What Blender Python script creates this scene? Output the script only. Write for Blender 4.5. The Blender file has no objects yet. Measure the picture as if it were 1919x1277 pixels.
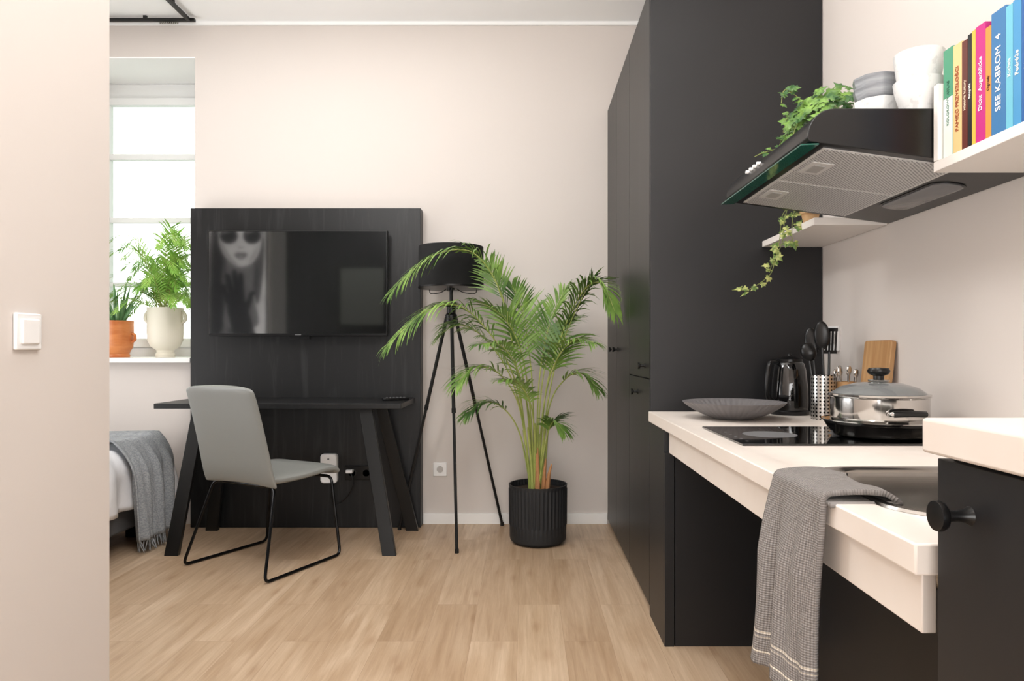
import bpy, bmesh, math, random
from mathutils import Vector, Matrix
random.seed(7)
sc=bpy.context.scene
COL=sc.collection
ORG={}

# ---------------------------------------------------------------- materials
def lin(c):
    def f(v):
        v=v/255.0
        return v/12.92 if v<=0.04045 else ((v+0.055)/1.055)**2.4
    return (f(c[0]),f(c[1]),f(c[2]),1.0)
def mat(name,c,rough=0.5,metal=0.0,bump=None,var=None,trans=0.0,ior=1.45,coat=0.0,alpha=1.0,coords='Object',dist=0.0):
    m=bpy.data.materials.new(name); m.use_nodes=True
    nt=m.node_tree; b=nt.nodes['Principled BSDF']
    b.inputs['Base Color'].default_value=lin(c)
    b.inputs['Roughness'].default_value=rough
    b.inputs['Metallic'].default_value=metal
    b.inputs['IOR'].default_value=ior
    b.inputs['Transmission Weight'].default_value=trans
    b.inputs['Coat Weight'].default_value=coat
    b.inputs['Alpha'].default_value=alpha
    if bump or var:
        tc=nt.nodes.new('ShaderNodeTexCoord')
    if var:   # (color2, scale xyz, lo, hi)
        mp=nt.nodes.new('ShaderNodeMapping'); mp.inputs['Scale'].default_value=var[1]
        nz=nt.nodes.new('ShaderNodeTexNoise'); nz.inputs['Scale'].default_value=1.0; nz.inputs['Detail'].default_value=5; nz.inputs['Distortion'].default_value=dist
        rp=nt.nodes.new('ShaderNodeValToRGB')
        rp.color_ramp.elements[0].position=var[2]; rp.color_ramp.elements[1].position=var[3]
        rp.color_ramp.elements[0].color=lin(c); rp.color_ramp.elements[1].color=lin(var[0])
        nt.links.new(tc.outputs[coords],mp.inputs[0]); nt.links.new(mp.outputs[0],nz.inputs['Vector'])
        nt.links.new(nz.outputs['Fac'],rp.inputs[0]); nt.links.new(rp.outputs[0],b.inputs['Base Color'])
    if bump:  # (scale xyz, strength, distance)
        mp=nt.nodes.new('ShaderNodeMapping'); mp.inputs['Scale'].default_value=bump[0]
        nz=nt.nodes.new('ShaderNodeTexNoise'); nz.inputs['Scale'].default_value=1.0; nz.inputs['Detail'].default_value=4; nz.inputs['Distortion'].default_value=dist
        bp=nt.nodes.new('ShaderNodeBump'); bp.inputs['Strength'].default_value=bump[1]; bp.inputs['Distance'].default_value=bump[2]
        nt.links.new(tc.outputs[coords],mp.inputs[0]); nt.links.new(mp.outputs[0],nz.inputs['Vector'])
        nt.links.new(nz.outputs['Fac'],bp.inputs['Height']); nt.links.new(bp.outputs[0],b.inputs['Normal'])
    return m
M={}
M['wall']=mat('wall_paint',(216,208,202),0.85,bump=((60,60,60),0.05,0.002))
M['ceil']=mat('ceiling_paint',(250,250,249),0.9)
M['white']=mat('white_gloss_paint',(236,237,236),0.4)
M['trim']=mat('trim_white',(240,238,235),0.5)
M['blackwood']=mat('black_stained_wood',(19,19,20),0.40,bump=((40,40,1.6),0.12,0.002),var=((34,34,35),(30,30,1.3),0.48,0.75),dist=.7)
M['blackwoodv']=mat('black_oak_veneer',(17,17,18),0.44,bump=((24,24,1.6),0.12,0.002),var=((42,42,43),(16,16,1.3),0.52,0.74),dist=1.8)
M['blackmatte']=mat('black_matte_laminate',(24,24,26),0.42,var=((29,29,31),(2,2,2),0.3,0.7))
M['black']=mat('black_satin_paint',(16,16,16),0.4)
M['plasticblack']=mat('black_plastic',(14,14,15),0.3)
M['plasticwhite']=mat('white_plastic',(242,241,240),0.3)
M['counter']=mat('worktop_beige_laminate',(228,219,211),0.42,var=((223,213,204),(9,9,9),0.3,0.7))
M['shelf']=mat('shelf_beige_laminate',(228,222,216),0.45)
M['steel']=mat('brushed_steel',(146,143,139),0.24,1.0,bump=((8,8,200),0.06,0.001))
M['steelrim']=mat('sink_rim_steel',(205,203,200),0.15,1.0)
M['steelpol']=mat('polished_steel',(205,203,200),0.09,1.0)
M['cooktop']=mat('black_ceramic_glass',(8,8,9),0.05,coat=0.5)
M['ring']=mat('cooktop_marking',(120,120,122),0.4)
M['screen']=mat('tv_screen_gloss',(3,3,4),0.06,ior=4.0)
M['leather']=mat('grey_leatherette',(136,137,133),0.42,bump=((260,260,260),0.12,0.001))
M['chairrod']=mat('black_chrome_rod',(28,28,29),0.25,0.6)
M['shade']=mat('lamp_shade_black_fabric',(19,19,20),0.85,bump=((250,250,250),0.2,0.001))
M['potblack']=mat('black_stoneware',(33,34,36),0.6)
M['soil']=mat('potting_soil',(48,34,24),0.95,bump=((60,60,60),0.8,0.01))
M['frond']=mat('palm_leaf_green',(62,100,42),0.38,var=((142,176,86),(6,6,6),0.34,0.64))
M['cane']=mat('palm_cane_yellow_green',(176,182,104),0.5,var=((130,146,70),(20,20,8),0.35,0.7))
M['husk']=mat('palm_husk_brown',(180,128,84),0.7)
M['leaflight']=mat('bright_leaf_green',(112,168,62),0.45,var=((174,212,104),(9,9,9),0.35,0.7))
M['ivy']=mat('ivy_leaf_green',(38,82,30),0.4,var=((124,162,68),(22,22,22),0.42,0.7))
M['ivyvar']=mat('variegated_ivy_leaf',(86,116,50),0.45,var=((186,190,116),(50,50,50),0.42,0.6))
M['vine']=mat('ivy_stem',(120,130,70),0.6)
M['aloe']=mat('aloe_leaf_green',(88,138,88),0.4,var=((134,172,122),(40,40,10),0.35,0.7))
M['terra']=mat('orange_glazed_ceramic',(216,138,82),0.35,var=((192,108,58),(6,6,22),0.4,0.65))
M['cream']=mat('cream_ceramic',(230,224,208),0.5)
M['duvet']=mat('white_cotton',(240,240,243),0.85,bump=((18,18,18),0.3,0.02))
M['bedbase']=mat('grey_bed_upholstery',(112,114,118),0.9,bump=((300,300,300),0.3,0.001))
M['throw']=mat('grey_woven_throw',(142,146,150),0.95,bump=((170,170,170),0.8,0.004),var=((168,171,174),(40,160,160),0.4,0.6))
M['plate']=mat('grey_ribbed_stoneware',(114,111,112),0.5)
M['glassgreen']=mat('green_tinted_glass',(20,92,78),0.08,trans=0.3,ior=1.5)
M['glass']=mat('clear_lid_glass',(205,208,208),0.05,trans=0.72,ior=1.5)
M['lamplens']=mat('frosted_lamp_lens',(104,104,106),0.15)
M['bamboo']=mat('bamboo_board',(198,158,112),0.5,var=((178,134,88),(30,60,3),0.35,0.65))
M['stripe']=mat('white_glazed_ceramic',(222,221,219),0.35,var=((206,205,203),(60,60,60),0.55,0.62))
M['greybowl']=mat('grey_marbled_ceramic',(116,118,122),0.4,var=((156,158,161),(6,6,50),0.4,0.6))
M['pages']=mat('book_page_edges',(232,226,208),0.9)

def node_floor():
    m=bpy.data.materials.new('oak_plank_floor'); m.use_nodes=True; nt=m.node_tree; b=nt.nodes['Principled BSDF']
    N=nt.nodes.new; L=nt.links.new
    tc=N('ShaderNodeTexCoord'); mp=N('ShaderNodeMapping'); mp.inputs['Rotation'].default_value=(0,0,math.radians(90))
    mp.inputs['Location'].default_value=(0.55,0.03,0)
    L(tc.outputs['Object'],mp.inputs[0])
    br=N('ShaderNodeTexBrick'); br.inputs['Scale'].default_value=1; br.inputs['Brick Width'].default_value=1.0
    br.inputs['Row Height'].default_value=0.172; br.inputs['Mortar Size'].default_value=0.0006; br.inputs['Mortar Smooth'].default_value=0.5
    br.offset=0.37; br.inputs['Bias'].default_value=0
    br.inputs['Color1'].default_value=lin((206,183,157)); br.inputs['Color2'].default_value=lin((189,164,137)); br.inputs['Mortar'].default_value=lin((158,133,108))
    L(mp.outputs[0],br.inputs['Vector'])
    sc2=N('ShaderNodeVectorMath'); sc2.operation='ADD'
    cmb=N('ShaderNodeVectorMath'); cmb.operation='SCALE'; cmb.inputs['Scale'].default_value=60
    L(br.outputs['Color'],cmb.inputs[0])
    L(tc.outputs['Object'],sc2.inputs[0]); L(cmb.outputs[0],sc2.inputs[1])
    m2=N('ShaderNodeMapping'); m2.inputs['Scale'].default_value=(52,2.4,1); L(sc2.outputs[0],m2.inputs[0])
    n1=N('ShaderNodeTexNoise'); n1.inputs['Scale'].default_value=1; n1.inputs['Detail'].default_value=8; n1.inputs['Roughness'].default_value=0.7; n1.inputs['Distortion'].default_value=0.5
    L(m2.outputs[0],n1.inputs['Vector'])
    r1=N('ShaderNodeValToRGB'); r1.color_ramp.elements[0].position=0.3; r1.color_ramp.elements[1].position=0.68
    r1.color_ramp.elements[0].color=(0.66,0.57,0.48,1); r1.color_ramp.elements[1].color=(1.08,1.07,1.06,1)
    L(n1.outputs['Fac'],r1.inputs[0])
    m3=N('ShaderNodeMapping'); m3.inputs['Scale'].default_value=(8,1.3,1); L(sc2.outputs[0],m3.inputs[0])
    n2=N('ShaderNodeTexNoise'); n2.inputs['Scale'].default_value=1; n2.inputs['Detail'].default_value=4; n2.inputs['Distortion'].default_value=1.4
    L(m3.outputs[0],n2.inputs['Vector'])
    r2=N('ShaderNodeValToRGB'); r2.color_ramp.elements[0].position=0.36; r2.color_ramp.elements[1].position=0.62
    r2.color_ramp.elements[0].color=(0.82,0.76,0.69,1); r2.color_ramp.elements[1].color=(1.03,1.03,1.03,1)
    L(n2.outputs['Fac'],r2.inputs[0])
    m4=N('ShaderNodeMapping'); m4.inputs['Scale'].default_value=(5,1.8,1); L(sc2.outputs[0],m4.inputs[0])
    vo=N('ShaderNodeTexVoronoi'); vo.voronoi_dimensions='2D'; vo.inputs['Scale'].default_value=1; L(m4.outputs[0],vo.inputs['Vector'])
    r3=N('ShaderNodeValToRGB'); r3.color_ramp.elements[0].position=0.02; r3.color_ramp.elements[1].position=0.12
    r3.color_ramp.elements[0].color=(0.62,0.5,0.4,1); r3.color_ramp.elements[1].color=(1,1,1,1)
    L(vo.outputs['Distance'],r3.inputs[0])
    x1=N('ShaderNodeMixRGB'); x1.blend_type='MULTIPLY'; x1.inputs[0].default_value=0.68
    L(br.outputs['Color'],x1.inputs[1]); L(r1.outputs[0],x1.inputs[2])
    x2=N('ShaderNodeMixRGB'); x2.blend_type='MULTIPLY'; x2.inputs[0].default_value=0.8
    L(x1.outputs[0],x2.inputs[1]); L(r2.outputs[0],x2.inputs[2])
    x3=N('ShaderNodeMixRGB'); x3.blend_type='MULTIPLY'; x3.inputs[0].default_value=0.4
    L(x2.outputs[0],x3.inputs[1]); L(r3.outputs[0],x3.inputs[2])
    L(x3.outputs[0],b.inputs['Base Color'])
    b.inputs['Roughness'].default_value=0.38
    bp=N('ShaderNodeBump'); bp.inputs['Strength'].default_value=0.1; bp.inputs['Distance'].default_value=0.002
    L(n1.outputs['Fac'],bp.inputs['Height']); L(bp.outputs[0],b.inputs['Normal'])
    return m
M['floor']=node_floor()

def node_filter():
    m=bpy.data.materials.new('perforated_aluminium_filter'); m.use_nodes=True; nt=m.node_tree; b=nt.nodes['Principled BSDF']
    N=nt.nodes.new; L=nt.links.new
    tc=N('ShaderNodeTexCoord'); v=N('ShaderNodeTexVoronoi'); v.inputs['Scale'].default_value=125; v.inputs['Randomness'].default_value=0
    v.voronoi_dimensions='2D'
    mp=N('ShaderNodeMapping'); mp.inputs['Rotation'].default_value=(0,0,math.radians(45)); L(tc.outputs['Object'],mp.inputs[0]); L(mp.outputs[0],v.inputs['Vector'])
    r=N('ShaderNodeValToRGB'); r.color_ramp.elements[0].position=0.26; r.color_ramp.elements[1].position=0.36
    r.color_ramp.elements[0].color=lin((92,92,93)); r.color_ramp.elements[1].color=lin((200,200,200))
    L(v.outputs['Distance'],r.inputs[0]); L(r.outputs[0],b.inputs['Base Color'])
    b.inputs['Roughness'].default_value=0.45; b.inputs['Metallic'].default_value=0.2
    return m
M['filter']=node_filter()
def node_holes():
    m=bpy.data.materials.new('perforated_steel'); m.use_nodes=True; nt=m.node_tree; b=nt.nodes['Principled BSDF']
    N=nt.nodes.new; L=nt.links.new
    tc=N('ShaderNodeTexCoord'); sp=N('ShaderNodeSeparateXYZ'); L(tc.outputs['Object'],sp.inputs[0])
    at=N('ShaderNodeMath'); at.operation='ARCTAN2'; L(sp.outputs[1],at.inputs[0]); L(sp.outputs[0],at.inputs[1])
    mu=N('ShaderNodeMath'); mu.operation='MULTIPLY'; mu.inputs[1].default_value=20/(2*math.pi); L(at.outputs[0],mu.inputs[0])
    mz=N('ShaderNodeMath'); mz.operation='MULTIPLY'; mz.inputs[1].default_value=76; L(sp.outputs[2],mz.inputs[0])
    cb=N('ShaderNodeCombineXYZ'); L(mu.outputs[0],cb.inputs[0]); L(mz.outputs[0],cb.inputs[1])
    v=N('ShaderNodeTexVoronoi'); v.voronoi_dimensions='2D'; v.inputs['Scale'].default_value=1; v.inputs['Randomness'].default_value=0
    L(cb.outputs[0],v.inputs['Vector'])
    g=N('ShaderNodeMath'); g.operation='GREATER_THAN'; g.inputs[1].default_value=0.27; L(v.outputs['Distance'],g.inputs[0])
    mx=N('ShaderNodeMixRGB'); L(g.outputs[0],mx.inputs[0]); mx.inputs[1].default_value=lin((12,12,12)); mx.inputs[2].default_value=lin((205,203,200))
    L(mx.outputs[0],b.inputs['Base Color']); b.inputs['Metallic'].default_value=0.9; b.inputs['Roughness'].default_value=0.25
    return m
M['holes']=node_holes()
def node_towel():
    m=bpy.data.materials.new('grey_linen_towel_striped'); m.use_nodes=True; nt=m.node_tree; b=nt.nodes['Principled BSDF']
    N=nt.nodes.new; L=nt.links.new
    tc=N('ShaderNodeTexCoord'); uv=N('ShaderNodeSeparateXYZ'); L(tc.outputs['UV'],uv.inputs[0])
    r=N('ShaderNodeValToRGB'); r.color_ramp.interpolation='CONSTANT'
    g=lin((135,130,127)); w=lin((212,203,189))
    e=r.color_ramp.elements; e[0].position=0; e[0].color=g; e[1].position=0.868; e[1].color=w
    for p,c in ((0.878,g),(0.887,w),(0.892,g),(0.942,w),(0.951,g)):
        k=e.new(p); k.color=c
    L(uv.outputs[1],r.inputs[0])
    a=N('ShaderNodeMath'); a.operation='MULTIPLY'; a.inputs[1].default_value=2*math.pi*40; L(uv.outputs[0],a.inputs[0])
    s1=N('ShaderNodeMath'); s1.operation='SINE'; L(a.outputs[0],s1.inputs[0])
    a2=N('ShaderNodeMath'); a2.operation='MULTIPLY'; a2.inputs[1].default_value=2*math.pi*115; L(uv.outputs[1],a2.inputs[0])
    s2=N('ShaderNodeMath'); s2.operation='SINE'; L(a2.outputs[0],s2.inputs[0])
    ml=N('ShaderNodeMath'); ml.operation='MULTIPLY_ADD'; ml.inputs[1].default_value=.5; L(s2.outputs[0],ml.inputs[0]); L(s1.outputs[0],ml.inputs[2])
    mp=N('ShaderNodeMapping'); mp.inputs['Scale'].default_value=(46,30,1); L(tc.outputs['UV'],mp.inputs[0])
    nz=N('ShaderNodeTexNoise'); nz.inputs['Scale'].default_value=1.5; nz.inputs['Detail'].default_value=3; L(mp.outputs[0],nz.inputs['Vector'])
    n3=N('ShaderNodeMath'); n3.operation='MULTIPLY_ADD'; n3.inputs[1].default_value=3.4; L(nz.outputs['Fac'],n3.inputs[0]); L(ml.outputs[0],n3.inputs[2])
    mr=N('ShaderNodeMapRange'); mr.inputs[1].default_value=0.0; mr.inputs[2].default_value=3.2; mr.inputs[3].default_value=.6; mr.inputs[4].default_value=1.3; L(n3.outputs[0],mr.inputs[0])
    x=N('ShaderNodeVectorMath'); x.operation='SCALE'; L(r.outputs[0],x.inputs[0]); L(mr.outputs[0],x.inputs['Scale']); L(x.outputs[0],b.inputs['Base Color'])
    bp=N('ShaderNodeBump'); bp.inputs['Strength'].default_value=0.6; bp.inputs['Distance'].default_value=0.002
    L(ml.outputs[0],bp.inputs['Height']); L(bp.outputs[0],b.inputs['Normal']); b.inputs['Roughness'].default_value=0.95
    return m
M['towel']=node_towel()

# ---------------------------------------------------------------- mesh builder
class MB:
    def __init__(s): s.v=[]; s.f=[]; s.m=[]; s.uv=None
    def add(s,vs,fs,mi=0):
        o=len(s.v); s.v+=[Vector(p) for p in vs]
        for f in fs: s.f.append([i+o for i in f]); s.m.append(mi)
        return s
    def box(s,x0,x1,y0,y1,z0,z1,mi=0):
        return s.add([(x0,y0,z0),(x1,y0,z0),(x1,y1,z0),(x0,y1,z0),(x0,y0,z1),(x1,y0,z1),(x1,y1,z1),(x0,y1,z1)],
            [(0,3,2,1),(4,5,6,7),(0,1,5,4),(1,2,6,5),(2,3,7,6),(3,0,4,7)],mi)
    def prism(s,poly,y0,y1,mi=0):
        n=len(poly); vs=[(p[0],y0,p[1]) for p in poly]+[(p[0],y1,p[1]) for p in poly]
        fs=[list(range(n)),list(range(2*n-1,n-1,-1))]+[(i,n+i,n+(i+1)%n,(i+1)%n) for i in range(n)]
        return s.add(vs,fs,mi)
    def beam(s,p0,p1,a,b,up=(0,1,0),mi=0,a2=None,b2=None):
        p0=Vector(p0);p1=Vector(p1);d=(p1-p0).normalized();u=Vector(up);x=d.cross(u).normalized();y=x.cross(d).normalized()
        a2=a if a2 is None else a2; b2=b if b2 is None else b2
        vs=[]
        for p,aa,bb in((p0,a,b),(p1,a2,b2)):
            for sx,sy in((-1,-1),(1,-1),(1,1),(-1,1)): vs.append(p+x*sx*aa/2+y*sy*bb/2)
        return s.add(vs,[(0,3,2,1),(4,5,6,7),(0,1,5,4),(1,2,6,5),(2,3,7,6),(3,0,4,7)],mi)
    def tube(s,pts,r,n=8,mi=0,caps=True):
        pts=[Vector(p) for p in pts]; k=len(pts)
        rs=r if isinstance(r,(list,tuple)) else [r]*k
        vs=[];fs=[]; prev=None
        for i,p in enumerate(pts):
            t=(pts[min(i+1,k-1)]-pts[max(i-1,0)]).normalized()
            if prev is None:
                a=Vector((0,0,1)) if abs(t.z)<0.9 else Vector((1,0,0))
                x=t.cross(a).normalized()
            else:
                x=(prev-t*prev.dot(t)).normalized()
            prev=x; y=t.cross(x)
            for j in range(n):
                an=2*math.pi*j/n; vs.append(p+(x*math.cos(an)+y*math.sin(an))*rs[i])
        for i in range(k-1):
            for j in range(n):
                fs.append((i*n+j,i*n+(j+1)%n,(i+1)*n+(j+1)%n,(i+1)*n+j))
        if caps: fs.append(list(range(n-1,-1,-1))); fs.append([(k-1)*n+j for j in range(n)])
        return s.add(vs,fs,mi)
    def lathe(s,prof,c=(0,0,0),n=40,mi=0,rad=None,axis='Z'):
        vs=[];fs=[];k=len(prof)
        for i,(r,z) in enumerate(prof):
            for j in range(n):
                a=2*math.pi*j/n; rr=r*(rad(a,z) if rad else 1)
                if axis=='Z': vs.append((c[0]+rr*math.cos(a),c[1]+rr*math.sin(a),c[2]+z))
                elif axis=='X': vs.append((c[0]+z,c[1]+rr*math.cos(a),c[2]+rr*math.sin(a)))
                else: vs.append((c[0]+rr*math.sin(a),c[1]+z,c[2]+rr*math.cos(a)))
        for i in range(k-1):
            for j in range(n):
                fs.append((i*n+j,i*n+(j+1)%n,(i+1)*n+(j+1)%n,(i+1)*n+j))
        if prof[0][0]>1e-6: fs.append(list(range(n-1,-1,-1)))
        if prof[-1][0]>1e-6: fs.append([(k-1)*n+j for j in range(n)])
        return s.add(vs,fs,mi)
    def grid(s,fn,nu,nv,mi=0,uv=False):
        vs=[];fs=[]
        for j in range(nv+1):
            for i in range(nu+1): vs.append(fn(i/nu,j/nv))
        for j in range(nv):
            for i in range(nu):
                a=j*(nu+1)+i; fs.append((a,a+1,a+nu+2,a+nu+1))
        if uv: s.uv=[(i/nu,j/nv) for j in range(nv+1) for i in range(nu+1)]
        return s.add(vs,fs,mi)
    def loft(s,rings,capa=True,capb=True,mi=0):
        n=len(rings[0]);vs=[p for r in rings for p in r];fs=[]
        for i in range(len(rings)-1):
            for j in range(n): fs.append((i*n+j,i*n+(j+1)%n,(i+1)*n+(j+1)%n,(i+1)*n+j))
        if capa: fs.append(list(range(n-1,-1,-1)))
        if capb: fs.append([(len(rings)-1)*n+j for j in range(n)])
        return s.add(vs,fs,mi)
    def sphere(s,c,r,n=16,mi=0,sc=(1,1,1)):
        prof=[(math.sin(math.pi*i/(n//2)),-math.cos(math.pi*i/(n//2))) for i in range(n//2+1)]
        o=MB().lathe([(p[0]*r,p[1]*r) for p in prof],(0,0,0),n)
        return s.add([(c[0]+v.x*sc[0],c[1]+v.y*sc[1],c[2]+v.z*sc[2]) for v in o.v],o.f,mi)
    def build(s,name,mats,org=(0,0,0),smooth=35,merge=True):
        me=bpy.data.meshes.new(name); o=Vector(org)
        me.from_pydata([tuple(p-o) for p in s.v],[],s.f)
        if not isinstance(mats,(list,tuple)): mats=[mats]
        for m in mats: me.materials.append(m)
        for p,mi in zip(me.polygons,s.m): p.material_index=mi
        if s.uv:
            ul=me.uv_layers.new(name='UVMap')
            for l in me.loops: ul.data[l.index].uv=s.uv[l.vertex_index]
        if merge:
            bm=bmesh.new(); bm.from_mesh(me)
            bmesh.ops.remove_doubles(bm,verts=bm.verts,dist=1e-6)
            bmesh.ops.recalc_face_normals(bm,faces=bm.faces)
            bm.to_mesh(me); bm.free()
        if smooth:
            for p in me.polygons: p.use_smooth=True
            me.set_sharp_from_angle(angle=math.radians(smooth))
        me.update()
        return me

def meta(o,label=None,cat=None,group=None,kind=None):
    if label:o['label']=label
    if cat:o['category']=cat
    if group:o['group']=group
    if kind:o['kind']=kind
def root(name,label,cat,loc=(0,0,0),rz=0,group=None):
    e=bpy.data.objects.new(name,None); e.empty_display_size=0.05; e.location=loc; e.rotation_euler=(0,0,rz)
    COL.objects.link(e); meta(e,label,cat,group); ORG[e.name]=Vector(loc); return e
def part(mb,name,m,parent,label=None,bevel=0,sub=0,smooth=35,local=False,solid=0,merge=True):
    org=Vector((0,0,0)) if local else ORG[parent.name]
    me=mb.build(name,m,org,smooth,merge); o=bpy.data.objects.new(name,me); COL.objects.link(o); o.parent=parent
    ORG[o.name]=ORG[parent.name]
    mods(o,bevel,sub,solid)
    if label:o['label']=label
    return o
def mods(o,bevel,sub,solid):
    if solid:
        s=o.modifiers.new('s','SOLIDIFY'); s.thickness=solid; s.offset=0
    if bevel:
        b=o.modifiers.new('b','BEVEL'); b.width=bevel; b.segments=2; b.limit_method='ANGLE'; b.angle_limit=math.radians(40)
    if sub:
        s=o.modifiers.new('sub','SUBSURF'); s.levels=sub; s.render_levels=sub
def single(mb,name,m,label,cat,org=(0,0,0),bevel=0,sub=0,smooth=35,solid=0,group=None,kind=None,merge=True):
    me=mb.build(name,m,org,smooth,merge); o=bpy.data.objects.new(name,me); o.location=org; COL.objects.link(o)
    ORG[o.name]=Vector(org); meta(o,label,cat,group,kind); mods(o,bevel,sub,solid); return o
def structure(mb,name,m,bevel=0):
    me=mb.build(name,m,(0,0,0),0); o=bpy.data.objects.new(name,me); COL.objects.link(o); o['kind']='structure'
    ORG[o.name]=Vector((0,0,0)); mods(o,bevel,0,0); return o
def text_part(s,size,origin,xd,yd,m,parent,name='printed_title',depth=0.0004,center=True):
    cu=bpy.data.curves.new('t','FONT'); cu.body=s; cu.size=size; cu.extrude=depth
    cu.align_x='CENTER' if center else 'LEFT'; cu.align_y='CENTER'
    ob=bpy.data.objects.new('t',cu); COL.objects.link(ob)
    dg=bpy.context.evaluated_depsgraph_get(); me=bpy.data.meshes.new_from_object(ob.evaluated_get(dg))
    bpy.data.objects.remove(ob); bpy.data.curves.remove(cu)
    xd=Vector(xd);yd=Vector(yd);zd=xd.cross(yd)
    Mx=Matrix((( xd.x,yd.x,zd.x,origin[0]),(xd.y,yd.y,zd.y,origin[1]),(xd.z,yd.z,zd.z,origin[2]),(0,0,0,1)))
    me.transform(Matrix.Translation(-ORG[parent.name])@Mx); me.name=name
    me.materials.clear(); me.materials.append(m)
    o=bpy.data.objects.new(name,me); COL.objects.link(o); o.parent=parent; ORG[o.name]=ORG[parent.name]; return o
def fillet(pts,r,n=6):
    pts=[Vector(p) for p in pts]; out=[pts[0]]
    for i in range(1,len(pts)-1):
        a,b,c=pts[i-1],pts[i],pts[i+1]; d1=(a-b);d2=(c-b); rr=min(r,d1.length*.49,d2.length*.49)
        p1=b+d1.normalized()*rr; p2=b+d2.normalized()*rr
        for k in range(n+1):
            t=k/n; out.append(p1*(1-t)**2+b*2*t*(1-t)+p2*t*t)
    out.append(pts[-1]); return out
def spline(pts,n):
    pts=[Vector(p) for p in pts]; out=[]; k=len(pts)-1
    for j in range(n+1):
        u=j/n*k; i=min(int(u),k-1); t=u-i
        p0=pts[max(i-1,0)];p1=pts[i];p2=pts[i+1];p3=pts[min(i+2,k)]
        out.append(0.5*((2*p1)+(p2-p0)*t+(2*p0-5*p1+4*p2-p3)*t*t+(3*p1-p0-3*p2+p3)*t**3))
    return out
def rrect(cx,cy,hx,hy,r,z,n=6):
    out=[]
    for qx,qy,a0 in((1,1,0),(-1,1,90),(-1,-1,180),(1,-1,270)):
        for k in range(n+1):
            a=math.radians(a0+90*k/n); out.append((cx+qx*(hx-r)+r*math.cos(a),cy+qy*(hy-r)+r*math.sin(a),z))
    return out

# ---------------------------------------------------------------- room shell
H=3.095
structure(MB().box(-3.6,1.4,-2.2,4.9,-0.08,0),'floor',M['floor'])
structure(MB().box(-3.6,1.4,-2.2,4.9,H,H+0.08),'ceiling',M['ceil'])
w=MB(); w.box(-2.04,1.4,4.28,4.78,0,H); w.box(-3.6,-2.93,4.28,4.78,0,H); w.box(-2.93,-2.04,4.28,4.78,0,0.995); w.box(-2.93,-2.04,4.28,4.78,2.882,H)
structure(w,'wall_far',M['wall'])
structure(MB().box(1.205,1.4,-2.2,4.28,0,H),'wall_right',M['wall'])
structure(MB().box(-3.6,-3.45,1.75,4.28,0,H),'wall_left',M['wall'])
structure(MB().box(-3.6,-1.05,-2.2,1.75,0,H),'wall_partition',M['wall'])
structure(MB().box(-1.05,1.205,-2.2,-2.0,0,H),'wall_back',M['wall'])
structure(MB().box(-0.630,0.503,4.266,4.28,0,0.066),'baseboard_far',M['trim'],0.002)
structure(MB().box(-3.45,1.205,4.262,4.28,H-0.022,H),'trim_1',M['ceil'],0.002)
structure(MB().box(-2.22,-1.07,1.75,1.765,0,2.6),'trim_2',M['blackwood'])
structure(MB().box(-2.37,-2.22,1.75,1.767,0,2.6),'trim_light_streak',mat('grey_panel',(84,83,80),.6))  # added grey strip, imitates a soft light streak in the tv reflection
structure(MB().box(-2.93,-2.04,4.281,4.69,2.874,2.882),'trim_lit_soffit',M['ceil'])  # paler lining added so the window soffit looks more brightly lit

# window
wn=root('window_1',None,None,(-2.485,4.70,1.0)); wn['kind']='structure'
fr=MB()
x0,x1,z0,z1=-2.928,-2.042,1.03,2.872
fr.box(x0,x0+.06,4.69,4.76,z0,z1); fr.box(x1-.06,x1,4.69,4.76,z0,z1)
fr.box(x0,x1,4.69,4.76,z1-.105,z1); fr.box(x0,x1,4.69,4.76,z0,z0+.06)
part(fr,'window_frame',M['white'],wn,bevel=.004)
sa=MB(); zs=z1-.105
sa.box(x0+.062,x0+.125,4.67,4.72,z0+.06,zs); sa.box(x1-.125,x1-.062,4.67,4.72,z0+.06,zs)
sa.box(x0+.062,x1-.062,4.67,4.72,zs-.045,zs); sa.box(x0+.062,x1-.062,4.67,4.72,z0+.06,z0+.12)
sa.box(x0+.125,x1-.125,4.675,4.715,2.355,2.395); sa.box(x0+.125,x1-.125,4.675,4.715,1.93,1.965); sa.box(x0+.125,x1-.125,4.675,4.715,1.50,1.53)
part(sa,'window_sash',M['white'],wn,bevel=.003)
m=bpy.data.materials.new('frosted_window_pane'); m.use_nodes=True; nt=m.node_tree; b=nt.nodes['Principled BSDF']
b.inputs['Base Color'].default_value=(.95,.98,.95,1); b.inputs['Roughness'].default_value=.25; b.inputs['Transmission Weight'].default_value=1; b.inputs['IOR'].default_value=1.05
part(MB().box(x0+.12,x1-.12,4.694,4.698,z0+.11,zs-.04),'window_pane',m,wn)
structure(MB().box(-2.93,-2.04,4.215,4.70,0.995,1.025),'trim_3',M['trim'],0.003)

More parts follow.
